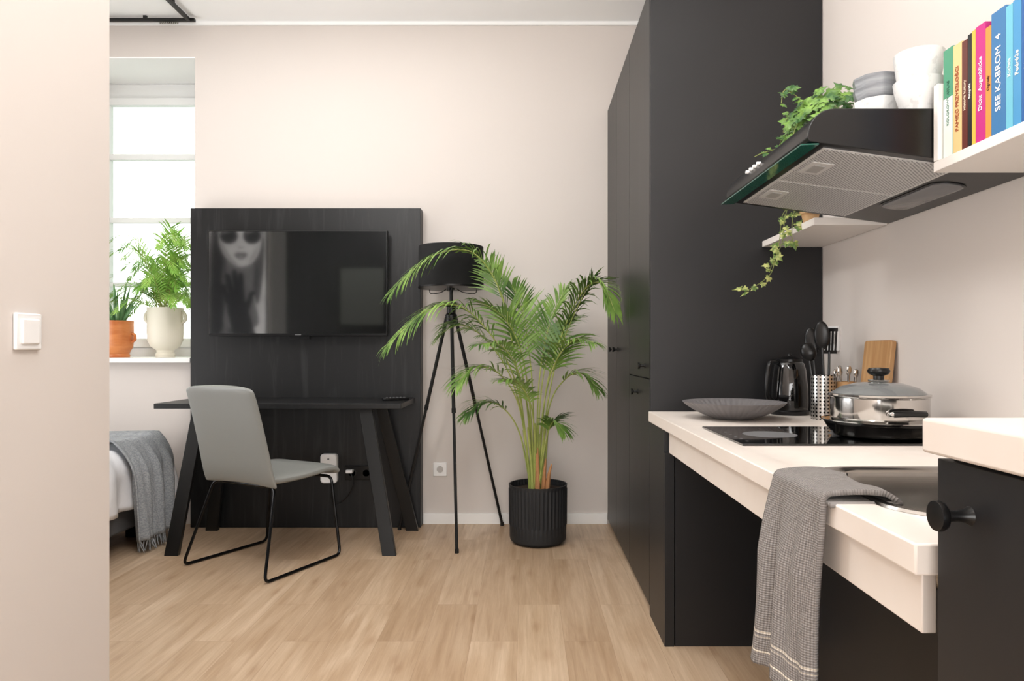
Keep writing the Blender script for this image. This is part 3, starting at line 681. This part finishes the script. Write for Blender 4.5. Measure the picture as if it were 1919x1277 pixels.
# ---------------------------------------------------------------- kitchen worktop
wt=MB().box(.497,1.203,.885,2.807,.782,.823)
wk=single(wt,'worktop',M['counter'],'long pale beige laminate kitchen worktop with a deep front apron','worktop',(.85,1.85,.782))
cut=MB().loft([rrect(.805,1.225,.225,.205,.10,.7,8),rrect(.805,1.225,.225,.205,.10,.9,8)])
cme=cut.build('cut',M['counter']); co=bpy.data.objects.new('cut',cme); COL.objects.link(co)
bo=wk.modifiers.new('bool','BOOLEAN'); bo.object=co; bo.operation='DIFFERENCE'; bo.solver='EXACT'
dg=bpy.context.evaluated_depsgraph_get(); nm=bpy.data.meshes.new_from_object(wk.evaluated_get(dg)); wk.modifiers.clear(); wk.data=nm; bpy.data.objects.remove(co)
bv=wk.modifiers.new('b','BEVEL'); bv.width=.003; bv.segments=2; bv.limit_method='ANGLE'
part(MB().box(.517,.537,.905,2.50,.70,.7815),'front_apron',M['counter'],wk,bevel=.002)
bc=root('base_support','black laminate support panel unit beneath the worktop','cabinet',(.85,2.65,0))
part(MB().box(.502,1.2,2.525,2.806,.0,.781),'support_body',M['blackmatte'],bc)
part(MB().box(.540,1.2,2.505,2.523,.0,.781),'end_panel',M['blackmatte'],bc)
part(MB().box(.502,.536,2.503,2.523,.0,.70),'edge_strip',M['blackmatte'],bc)
bp_=single(MB().box(.90,.918,1.46,2.503,.0,.781).box(.90,.918,.90,1.46,.0,.67),'back_panel',M['blackmatte'],'black laminate panel closing the space beneath the worktop','panel',(.91,1.7,0))
# sink
sk_=root('sink','stainless steel rounded sink set into the worktop','sink',(.805,1.225,.823))
z=.823
part(MB().loft([rrect(.805,1.225,.245,.225,.115,z+.0005,8),rrect(.805,1.225,.243,.223,.115,z+.005,8),rrect(.805,1.225,.226,.206,.10,z+.004,8),rrect(.805,1.225,.218,.198,.096,z-.004,8)],False,False),'sink_rim',M['steelrim'],sk_,smooth=50)
rings=[rrect(.805,1.225,.218,.198,.096,z-.004,8),rrect(.805,1.225,.215,.195,.095,z-.012,8),rrect(.805,1.225,.209,.189,.09,z-.07,8),rrect(.805,1.225,.203,.183,.09,z-.11,8),rrect(.805,1.225,.180,.160,.08,z-.130,8),rrect(.805,1.225,.03,.03,.029,z-.134,8)]
part(MB().loft(rings,False,True),'sink_bowl',M['steel'],sk_,smooth=50)
part(MB().lathe([(.035,z-.1325),(.038,z-.130),(.028,z-.128),(.02,z-.131),(0,z-.131)],(.805,1.225,0),24),'drain',M['steelpol'],sk_)
# cooktop
ck=root('cooktop','black glass two-zone cooktop set in the worktop','cooktop',(.82,2.0,.824))
part(MB().box(.56,1.09,1.79,2.20,.8235,.829),'glass_surface',M['cooktop'],ck,bevel=.001)
for cx,cy,r in((.97,1.99,.095),(.70,1.99,.075)):
    part(MB().lathe([(r,.8291),(r,.8293),(r-.0015,.8293),(r-.0015,.8291),(r,.8291)],(cx,cy,0),48),'zone_ring',M['ring'],ck)
for k in range(5): part(MB().box(.585,.592,1.84+.05*k,1.847+.05*k,.8291,.8293),'touch_mark',M['ring'],ck)

# towel
def tw(u,v):
    y=1.128+.222*u
    L=v*.46
    f=(.010*math.sin(u*9+1.0)+.006*math.sin(u*17+v*3)+.003*math.sin(u*31-v*5))
    if L<.105:
        q=L/.105; x=.610-(.610-.497)*q; zz=.8345+.0025*math.sin(u*11+q*2)+.004*math.sin(q*math.pi)
        if q<.25: zz-=(.25-q)*.06*(1 if u<.75 else .3)
        y+= (1-q)*.045*(u-.35)
    elif L<.135:
        a=(L-.105)/.03*math.pi/2; x=.497-.0115*math.sin(a); zz=.8230+.0115*math.cos(a)+.0025*math.sin(u*11+2)*(1-a/1.6)
    else:
        q=(L-.135)/.325; x=.4855-.034*q*(.25+u*.9)+(f-.014)*min(1,q*2.5)*.9; zz=.823-.338*q-.006*math.sin(u*8)*q
        y+=.012*math.sin(q*4+u*2)*q+(.5-u)*.03*q
    return (min(x,.4895) if zz<.8228 else x,y,zz)
single(MB().grid(tw,46,120,uv=True),'kitchen_towel',M['towel'],'grey linen towel with cream stripes hung over the worktop edge','towel',(.49,1.24,.82),solid=.009,smooth=80,merge=False)

# near cabinet
nc=root('drawer_cabinet','black base cabinet with a round black knob','cabinet',(.85,.2,0))
part(MB().box(.532,1.2,-.6,.862,.0,.9425),'cabinet_body',M['blackmatte'],nc)
dr=part(MB().box(.512,.531,.27,.862,.62,.936),'drawer',M['blackmatte'],nc,bevel=.001)
part(MB().box(.512,.531,.27,.862,.06,.616),'door',M['blackmatte'],nc,bevel=.001)
part(MB().box(.512,.531,-.6,.267,.06,.936),'door',M['blackmatte'],nc,bevel=.001)
part(MB().lathe([(.011,0),(.0078,-.006),(.0062,-.016),(.0066,-.027),(.0160,-.031),(.0178,-.035),(.0172,-.040),(0,-.0415)],(.512,.80,.879),28,axis='X'),'knob',M['plasticblack'],dr,smooth=50)
single(MB().box(.495,1.203,-.6,.868,.943,.986),'raised_worktop',M['counter'],'pale beige laminate worktop on the black drawer cabinet','worktop',(.85,.15,.943),bevel=.004)

# ---------------------------------------------------------------- hood
hd=root('range_hood','black slanted wall-mounted cooker hood with grey filters','hood',(.94,1.96,1.49))
y0,y1=1.632,2.298
zu=lambda x:1.562-.135*(x-.668)
hp=[(.668,1.562),(.663,1.572)]
for k in range(9):
    a=math.radians(180-90*k/8); hp.append((.728+.064*math.cos(a),1.576+.064*math.sin(a)))
hp+=[(1.203,1.640),(1.203,zu(1.203))]
part(MB().prism(hp,y0,y1),'hood_body',M['plasticblack'],hd,bevel=.002,smooth=25)
def slab(xa,xb,ya,yb,off,t,mb=None):
    mb=mb or MB(); vs=[]
    for dz in(-off-t,-off):
        for x,y in((xa,ya),(xb,ya),(xb,yb),(xa,yb)): vs.append((x,y,zu(x)+dz))
    return mb.add(vs,[(0,3,2,1),(4,5,6,7),(0,1,5,4),(1,2,6,5),(2,3,7,6),(3,0,4,7)])
ym=(y0+y1)/2
fm=mat('filter_rim_metal',(206,205,203),.4,.2)
for a,b_ in((y0+.028,ym-.001),(ym+.001,y1-.028)):
    fq=part(slab(.712,1.045,a,b_,.0003,.002),'filter_frame',fm,hd)
    part(slab(.720,1.037,a+.007,b_-.007,.0023,.0012),'filter_mesh',M['filter'],fq)
    part(slab(.73,.785,(a+b_)/2-.05,(a+b_)/2+.05,.0036,.002),'filter_latch_plate',fm,fq)
    part(slab(.742,.772,(a+b_)/2-.03,(a+b_)/2+.03,.0057,.002),'filter_latch',mat('latch_grey',(160,158,156),.4),fq)
ring1=[]
for sx,sy,of in((.040,.155,.0005),(.040,.155,.004),(.034,.149,.006)):
    ring1.append([(p[0],p[1],zu(p[0])-of) for p in rrect(1.108,1.95,sx,sy,min(sx*.9,.034),0,8)])
part(MB().loft(ring1),'hood_lamp',M['lamplens'],hd)
part(MB().loft([[(p[0],p[1],zu(p[0])-of) for p in rrect(1.108,1.95,.047,.162,.042,0,8)] for of in(.0002,.002)]),'lamp_bezel',M['plasticblack'],hd)
gv=MB(); gv.add([(.648,y0,1.5525),(.690,y0,1.5545),(.690,y1,1.5545),(.648,y1,1.5525),(.648,y0,1.5560),(.690,y0,1.558),(.690,y1,1.558),(.648,y1,1.5560)],[(0,3,2,1),(4,5,6,7),(0,1,5,4),(1,2,6,5),(2,3,7,6),(3,0,4,7)])
part(gv,'glass_visor',M['glassgreen'],hd)
for k in range(4): part(MB().lathe([(.0055,.004),(.0055,-.008),(.0045,-.010),(0,-.010)],(.672,1.99+.032*k,1.606),14,axis='X'),'control_knob',M['plasticwhite'],hd)

# ---------------------------------------------------------------- shelves
single(MB().box(.957,1.2,2.302,2.806,1.487,1.511),'wall_shelf',M['shelf'],'small pale beige wall shelf beside the tall black cabinet','shelf',(1.08,2.55,1.487),bevel=.0015)
bs=root('book_shelf','pale beige wall shelf with an upright end board','shelf',(1.08,1.2,1.487))
part(MB().box(.957,1.2,.55,1.628,1.487,1.511),'shelf_board',M['shelf'],bs,bevel=.0015)
part(MB().box(.957,1.2,1.610,1.628,1.5115,1.69),'end_board',M['shelf'],bs,bevel=.0015)

BK=[(.036,.250,(70,142,110),(222,230,222),'KOLOROWY ATLAS',(240,240,235),.010),
 (.032,.246,(222,188,132),None,'PAMIĘĆ PRZYSZŁOŚCI',(150,60,30),.0125),
 (.020,.242,(92,40,32),None,'Historia kultury',(240,225,200),.009),
 (.014,.248,(26,26,28),None,'Fotografia',(230,230,230),.007),
 (.013,.25,(212,176,70),None,'',(30,30,30),.01),
 (.032,.252,(184,42,120),None,'Dicht  Augenblicke',(245,240,240),.013),
 (.018,.236,(214,138,62),None,'Ogrody',(60,40,30),.009),
 (.044,.256,(58,112,160),None,'SEE KABROM  4',(240,240,240),.020),
 (.020,.25,(104,176,196),None,'Kuchnia',(240,250,250),.010),
 (.024,.252,(70,140,186),None,'Podróże',(245,235,220),.012),
 (.030,.255,(44,92,150),None,'Miasto',(245,235,220),.015),
 (.026,.24,(46,64,106),None,'Atlas',(245,235,220),.014),
 (.032,.25,(232,229,220),None,'Design',(40,40,40),.016)]
yb=1.607
for i,(t,h,c,c2,s,tcx,ts) in enumerate(BK):
    cm=mat('book_cover',c,.5); ya=yb-t; yc=(ya+yb)/2
    bk=root('book','upright book with a %s spine'%['green and white','orange-cream','dark red','black','yellow','magenta','orange','bright blue','light teal','sky blue','deep blue','navy blue','white'][i],'book',(.97,yc,1.5115),group='books on the wall shelf')
    x0b=.968; dd=.165
    c_=MB(); c_.box(x0b,x0b+.0025,ya+.0004,yb-.0004,1.5115,1.5115+h); c_.box(x0b+.0025,x0b+dd,ya+.0004,ya+.0026,1.5115,1.5115+h); c_.box(x0b+.0025,x0b+dd,yb-.0026,yb-.0004,1.5115,1.5115+h)
    part(c_,'cover',cm,bk)
    part(MB().box(x0b+.003,x0b+dd-.003,ya+.003,yb-.003,1.5145,1.5115+h-.003),'pages',M['pages'],bk)
    if c2: part(MB().box(x0b-.0006,x0b-.0001,ya+.001,yb-.001,1.5125,1.5115+h*.55),'spine_band',mat('band',c2,.5),bk)
    if s: text_part(s,ts*1.15,(x0b-.0008,yc,1.5115+h*.5),(0,0,1),(0,1,0),mat('spine_print',tcx if not c2 else (60,110,90),.5),bk)
    yb=ya

# ---------------------------------------------------------------- hood-top crockery
def bowlprof(r,h,t=.004,foot=.5):
    return [(0,0),(r*foot,0),(r*foot,.006),(r*.78,h*.35),(r*.95,h*.75),(r,h),(r-t,h),(r*.92-t,h*.75),(r*.74-t,h*.38),(0,.012)]
bz=1.6405
def vbowl(x,y,z,r,h,m,label,foot=.5,rad=None):
    single(MB().lathe([(a,b) for a,b in bowlprof(r,h,foot=foot)],(x,y,z),48,rad=rad),'bowl',m,label,'bowl',(x,y,z),smooth=30,group='bowls stacked on the hood')
fac=lambda a,z:1/math.cos(((a+math.pi/9)%(2*math.pi/9))-math.pi/9)*.965
vbowl(.911,1.80,bz,.057,.072,M['stripe'],'white ceramic bowl at the bottom of a grey stack',foot=.6,rad=fac)
vbowl(.911,1.80,bz+.046,.057,.060,M['greybowl'],'grey marbled ceramic bowl stacked on a white bowl',foot=.6,rad=fac)
vbowl(.911,1.80,bz+.070,.058,.062,M['greybowl'],'grey marbled ceramic bowl on top of the stack',foot=.6,rad=fac)
vbowl(.958,1.69,bz,.057,.082,M['stripe'],'white ceramic bowl beneath a white cup',foot=.6)
single(MB().lathe([(0,0),(.042,0),(.046,.005),(.052,.05),(.056,.084),(.052,.084),(.048,.05),(.042,.010),(0,.010)],(.958,1.69,bz+.066),48),'cup',M['stripe'],'white ceramic cup standing on a white bowl','cup',(.958,1.69,bz+.066),smooth=50)

# ivy
def ivyleaf(mb,p,nrm,up,size,mi=0):
    nrm=nrm.normalized(); x=up.cross(nrm).normalized(); y=nrm.cross(x)
    shp=[(0,0),(.30,-.12),(.52,.05),(.34,.28),(.50,.52),(.22,.55),(0,1.0),(-.22,.55),(-.50,.52),(-.34,.28),(-.52,.05),(-.30,-.12)]
    c=p+y*size*.35+nrm*size*.08
    vs=[c]+[p+x*a*size+y*b*size-nrm*abs(a)*size*.12 for a,b in shp]; n=len(shp)
    mb.add(vs,[(0,1+k,1+(k+1)%n) for k in range(n)],mi)
def vine(mb,pts,step,size,rnd,mi=1):
    S=spline(pts,60); mb.tube(S,.0014,5,0); acc=0
    for i in range(1,61):
        acc+=(S[i]-S[i-1]).length
        if acc>step:
            acc=0; d=Vector((rnd.uniform(-.6,.2),rnd.uniform(-1,-.2),rnd.uniform(.1,.8))); off=Vector((rnd.uniform(-1,1),rnd.uniform(-.6,.3),rnd.uniform(-.6,.6)))*size*.7
            mb.tube([S[i],S[i]+off],.0008,4,0)
            ivyleaf(mb,S[i]+off,d,Vector((rnd.uniform(-.8,.8),0,rnd.uniform(-1,.4))),size*rnd.uniform(.7,1.2),mi)
ip=Vector((.88,2.0,bz))
iv=root('potted_ivy','bushy green ivy in a small pot on top of the hood','plant',ip)
part(MB().lathe([(0,0),(.04,0),(.052,.08),(.048,.08),(.044,.07),(0,.068)],ip,32),'pot',M['greybowl'],iv)
vm=MB(); rp=random.Random(21)
for k in range(240):
    a=rp.uniform(0,6.283); r=.115*math.sqrt(rp.random()); zz=.05+rp.uniform(.0,.12)*(1-(r/.14)**2)+.02
    ivyleaf(vm,ip+Vector((r*math.cos(a),r*.9*math.sin(a),zz)),Vector((math.cos(a)*.5-.3,math.sin(a)*.4-.6,.7)),Vector((rp.uniform(-1,1),rp.uniform(-.5,.5),rp.uniform(-.6,1))),rp.uniform(.022,.035),1)
for tgt in((-.12,-.03,.03),(-.12,.05,.02),(-.12,.09,.03),(-.15,-.02,.135),(-.10,.10,.09),(.05,.08,.16)):
    e=ip+Vector(tgt); vine(vm,[ip+Vector((0,0,.07)),ip+Vector((tgt[0]*.45,tgt[1]*.4,.13)),ip+Vector((tgt[0]*.9,tgt[1]*.8,max(.07,tgt[2]+.04))),e],.013,.026,rp)
vine(vm,[ip+Vector((-.1,.04,.07)),(.760,2.03,1.67),(.73,2.05,1.662),(.700,2.06,1.655),(.680,2.06,1.645)],.02,.020,rp)
for v in vm.v:
    if v.x>.70 and v.z<1.6425: v.z=1.6425
part(vm,'foliage',[M['vine'],M['ivy']],iv,smooth=0,merge=False)
tpp=Vector((1.01,2.46,1.5115))
iv2=root('trailing_ivy','variegated ivy trailing from a small wooden pot on the shelf','plant',tpp)
part(MB().lathe([(0,0),(.022,0),(.03,.04),(.036,.042),(.036,.055),(.031,.055),(.027,.04),(0,.038)],tpp,32),'pot',mat('pale_wood_pot',(202,164,120),.6),iv2)
vm=MB(); rp=random.Random(8)
vine(vm,[tpp+Vector((0,0,.05)),(.95,2.46,1.60),(.925,2.47,1.55),(.915,2.47,1.46),(.890,2.47,1.40),(.87,2.47,1.34),(.80,2.47,1.29),(.735,2.47,1.285)],.022,.028,rp)
vine(vm,[tpp+Vector((0,0,.05)),(.96,2.42,1.58),(.93,2.41,1.54),(.925,2.41,1.47),(.93,2.41,1.44)],.018,.03,rp)
vine(vm,[tpp+Vector((0,0,.05)),(.97,2.50,1.60),(.93,2.51,1.56),(.92,2.51,1.48),(.905,2.50,1.42),(.88,2.50,1.36)],.022,.026,rp)
part(vm,'foliage',[M['vine'],M['ivyvar']],iv2,smooth=0,merge=False)

# ---------------------------------------------------------------- counter items
c=Vector((.75,2.50,.8235))
n_=288
single(MB().lathe([(0,0),(.065,0),(.075,.004),(.11,.017),(.14,.032),(.170,.052),(.181,.062),(.176,.062),(.164,.053),(.136,.036),(.10,.022),(.06,.014),(0,.012)],c,n_,rad=lambda a,z:1+(.014*math.cos(a*48) if .0155<z<.058 else 0)),'serving_bowl',M['plate'],'wide shallow grey ribbed stoneware bowl on the worktop','bowl',c,smooth=70)
# kettle
c=Vector((1.020,2.68,.8235))
kt=root('electric_kettle','glossy black electric kettle on the worktop','kettle',c)
part(MB().lathe([(0,.0),(.070,.0),(.072,.012),(.066,.018),(0,.018)],c,40),'power_base',M['plasticblack'],kt,smooth=50)
part(MB().lathe([(0,.019),(.066,.019),(.068,.03),(.067,.1),(.060,.17),(.054,.195),(.046,.205),(0,.208)],c,40),'kettle_body',mat('kettle_gloss_black',(10,10,11),.06,coat=1.0),kt,smooth=50)
part(MB().lathe([(.0,.203),(.048,.203),(.048,.212),(.03,.222),(0,.224)],c,32).sphere((c.x,c.y,c.z+.226),.010,12),'lid',M['plasticblack'],kt,smooth=50)
part(MB().tube(spline([c+Vector((-.05,-.01,.2)),c+Vector((-.085,-.03,.2)),c+Vector((-.098,-.035,.14)),c+Vector((-.095,-.03,.07)),c+Vector((-.066,-.02,.05))],20),.009,10),'handle',M['plasticblack'],kt)
part(MB().beam(c+Vector((.03,.03,.19)),c+Vector((.055,.055,.2)),.03,.02,a2=.015,b2=.01),'spout',M['plasticblack'],kt,bevel=.003)
# utensil holder
c=Vector((1.068,2.49,.8235))
single(MB().lathe([(0,0),(.042,0),(.042,.158),(.0395,.158),(.0395,.004),(0,.004)],c,44),'utensil_holder',M['holes'],'perforated stainless steel utensil holder on the worktop','holder',c,smooth=50)
def utensil(kind,dx,dy,lx,ly,L,label):
    b0=c+Vector((dx,dy,.006)); e=c+Vector((lx,ly,L))
    r=root(kind,label,'utensil',b0,group='utensils in the steel holder')
    d=(e-b0).normalized()
    part(MB().tube([b0,b0+(e-b0)*.8],.0045,8),'handle',M['plasticblack'],r)
    h=MB(); hb=b0+(e-b0)*.78
    if kind=='cooking_spoon' or kind=='ladle':
        o=MB().sphere((0,0,0),1,18); rx=.026 if kind=='cooking_spoon' else .028
        x=Vector((.85,-.5,0)).normalized(); y=d; zz=x.cross(y)
        L2=.052 if kind=='cooking_spoon' else .034
        h.add([hb+y*(L2*.85)+x*v.x*rx+y*v.z*L2+zz*v.y*(.008 if kind=='cooking_spoon' else .016) for v in o.v],o.f)
    else:
        x=Vector((.8,-.6,0)).normalized()
        for k in range(-2,3): h.beam(hb+x*.010*k,hb+x*.0115*k+d*.085,.007,.003,up=x.cross(d))
        h.beam(hb-x*.026+d*.005,hb+x*.026+d*.005,.003,.012,up=d); h.beam(hb-x*.028+d*.085,hb+x*.028+d*.085,.003,.012,up=d)
    part(h,'head',M['plasticblack'],r,smooth=50)
utensil('cooking_spoon',.0,-.018,-.020,-.034,.325,'black plastic cooking spoon in the steel holder')
utensil('slotted_spatula',.018,.0,.022,-.002,.30,'black slotted spatula in the steel holder')
utensil('ladle',-.018,.004,-.045,.030,.27,'black plastic ladle in the steel holder')
utensil('cooking_spoon',-.004,.020,-.020,.055,.30,'black plastic serving spoon in the steel holder')
c2=Vector((1.145,2.475,.8235))
single(MB().lathe([(0,0),(.034,0),(.034,.135),(.031,.135),(.031,.004),(0,.004)],c2,32),'cutlery_cup',M['bamboo'],'light bamboo cup holding steel cutlery','cup',c2,smooth=50)
for k in range(7):
    a=k*.9; b0=c2+Vector((.012*math.cos(a),.012*math.sin(a),.006)); e=c2+Vector((.034*math.cos(a),.036*math.sin(a),.165+.006*(k%3)))
    f=MB(); d=(e-b0).normalized(); f.tube([b0,e],[.002,.004],6)
    o=MB().sphere((0,0,0),1,12); x=d.cross(Vector((0,1,0))).normalized(); y=x.cross(d)
    f.add([e+x*v.x*.010+d*v.z*.016+y*v.y*.003 for v in o.v],o.f)
    single(f,'table_spoon',M['steelpol'],'polished steel spoon standing in a bamboo cup','cutlery',b0,group='cutlery in the bamboo cup',smooth=60)
# cutting board leaning on wall
rg=[]
for off in(0,.016):
    ring=[]
    for p in rrect(2.335,.0,.090,.0+.138,.012,0,4):
        yy=p[0]; t=(p[1]+.138); ring.append((1.156+.030*(t/.276)+off*.99,yy,.8275+t-off*.11))
    rg.append(ring)
single(MB().loft(rg),'cutting_board',M['bamboo'],'bamboo cutting board leaning against the wall','board',(1.17,2.335,.825),bevel=.0015)
# frying pan and pot
c=Vector((1.0,1.955,.8296))
fpn=root('frying_pan','polished steel frying pan on the cooktop','pan',c)
part(MB().lathe([(0,0),(.118,0),(.128,.006),(.152,.044),(.157,.045),(.155,.047),(.127,.009),(.115,.005),(0,.005)],c,56),'pan_body',M['steelpol'],fpn,smooth=50)
part(MB().tube(spline([c+Vector((.07,.135,.038)),c+Vector((.10,.17,.05)),c+Vector((.15,.25,.06))],14),[.007,.008,.009,.010,.011,.011,.011,.011,.011,.011,.011,.011,.010,.009,.006],10),'pan_handle',M['plasticblack'],fpn)
cpz=c+Vector((-.005,0,.0055))
sp_=root('saucepan','stainless steel pot with a glass lid set in the pan','pot',cpz)
part(MB().lathe([(0,0),(.112,0),(.122,.01),(.126,.03),(.127,.103),(.131,.106),(.129,.108),(.124,.105),(.123,.03),(.11,.004),(0,.004)],cpz,56),'pot_body',M['steelpol'],sp_,smooth=50)
part(MB().lathe([(.126,.1085),(.122,.115),(.10,.131),(.06,.143),(.02,.147),(.0,.147),(.0,.1455),(.02,.1455),(.06,.1415),(.10,.1295),(.120,.1105)],cpz,56),'glass_lid',M['glass'],sp_,smooth=60)
part(MB().lathe([(.124,.1083),(.130,.1085),(.131,.1135),(.125,.115),(.122,.112),(.124,.1083)],cpz,56),'lid_rim',M['steelpol'],sp_,smooth=60)
part(MB().lathe([(.0,.1475),(.027,.1475),(.028,.152),(.015,.155),(.0,.155)],cpz,32),'knob_base',M['steelpol'],sp_,smooth=50)
part(MB().lathe([(.0,.1545),(.014,.155),(.014,.163),(.027,.169),(.030,.177),(.026,.185),(0,.187)],cpz,32),'lid_knob',M['plasticblack'],sp_,smooth=50)
for s in(1,-1):
    dv=Vector((.06*s,-.998*s,0)); sd=Vector((.998,.06,0))
    pts=[cpz+dv*.124-sd*.044+Vector((0,0,.064)),cpz+dv*.142-sd*.043+Vector((0,0,.067)),cpz+dv*.150+Vector((0,0,.069)),cpz+dv*.142+sd*.043+Vector((0,0,.067)),cpz+dv*.124+sd*.044+Vector((0,0,.064))]
    S_=spline(pts,20)
    part(MB().tube(S_,.0062,10).tube(S_[5:16],.0085,10,mi=1),'side_handle',[M['steelpol'],M['plasticblack']],sp_)

# ---------------------------------------------------------------- lights / world / camera
W=bpy.data.worlds.new('w'); sc.world=W; W.use_nodes=True; nt=W.node_tree; bg=nt.nodes['Background']
N=nt.nodes.new; tc=N('ShaderNodeTexCoord'); nz=N('ShaderNodeTexNoise'); nz.inputs['Scale'].default_value=11; nz.inputs['Detail'].default_value=3
r=N('ShaderNodeValToRGB'); r.color_ramp.elements[0].position=.36; r.color_ramp.elements[1].position=.66
r.color_ramp.elements[0].color=(.50,.60,.50,1); r.color_ramp.elements[1].color=(.92,.95,.92,1)
nt.links.new(tc.outputs['Generated'],nz.inputs['Vector']); nt.links.new(nz.outputs['Fac'],r.inputs[0]); nt.links.new(r.outputs[0],bg.inputs[0])
bg.inputs[1].default_value=1.45
LC=(.995,.985,.97)
def area(name,loc,rot,sx,sy,pw,col=LC,portal=False):
    l=bpy.data.lights.new(name,'AREA'); l.shape='RECTANGLE'; l.size=sx; l.size_y=sy; l.energy=pw; l.color=col
    if portal: l.cycles.is_portal=True
    o=bpy.data.objects.new(name,l); o.location=loc; o.rotation_euler=rot; COL.objects.link(o); return o
def lamp(name,loc,pw,rad):
    l=bpy.data.lights.new(name,'POINT'); l.energy=pw; l.shadow_soft_size=rad; l.color=LC
    o=bpy.data.objects.new(name,l); o.location=loc; COL.objects.link(o); return o
area('window_daylight',(-2.485,4.79,1.95),(math.radians(-90),0,0),.88,1.85,1,portal=True)
area('ceiling_fill_bedroom',(-1.5,3.0,3.05),(0,0,0),2.6,1.6,22)  # broad unseen area light added to fill the bedroom from above
area('ceiling_fill_hall',(.1,.3,3.05),(0,0,0),1.6,3.0,28)  # added overhead fill for the kitchen side, no fixture built
area('hall_fill_light',(0.0,-1.9,1.35),(math.radians(112),0,0),1.9,2.2,100,col=(.985,.985,.985))  # added fill tilted up at the ceiling, no window in the back wall
area('side_fill_light',(-3.40,2.9,1.30),(math.radians(104),0,math.radians(-90)),1.5,1.5,34,col=(.97,.985,1))  # added side fill, also tilted up, no opening in the left wall
lamp('bedroom_point_fill',(-1.1,2.2,2.45),40,.18)  # unseen point light added to brighten the ceiling
lamp('hall_point_fill',(.1,1.0,2.4),24,.18)  # second added point light, lifts the ceiling from the hall side
sl=bpy.data.lights.new('daylight_sun','SUN'); sl.energy=3.4; sl.angle=math.radians(70); sl.color=(1,.99,.97)
so=bpy.data.objects.new('daylight_sun',sl); COL.objects.link(so)
so.rotation_euler=Vector((.45,-1,-.65)).to_track_quat('-Z','Y').to_euler()

cam=bpy.data.cameras.new('camera'); co=bpy.data.objects.new('camera',cam); COL.objects.link(co)
co.location=(0,0,1.07); co.rotation_euler=(math.radians(90),0,0)
cam.sensor_width=36; cam.lens=1300/1919*36; cam.shift_x=-25.5/1919; cam.shift_y=18.5/1919; cam.clip_start=.05
sc.camera=co
sc.view_settings.view_transform='Standard'
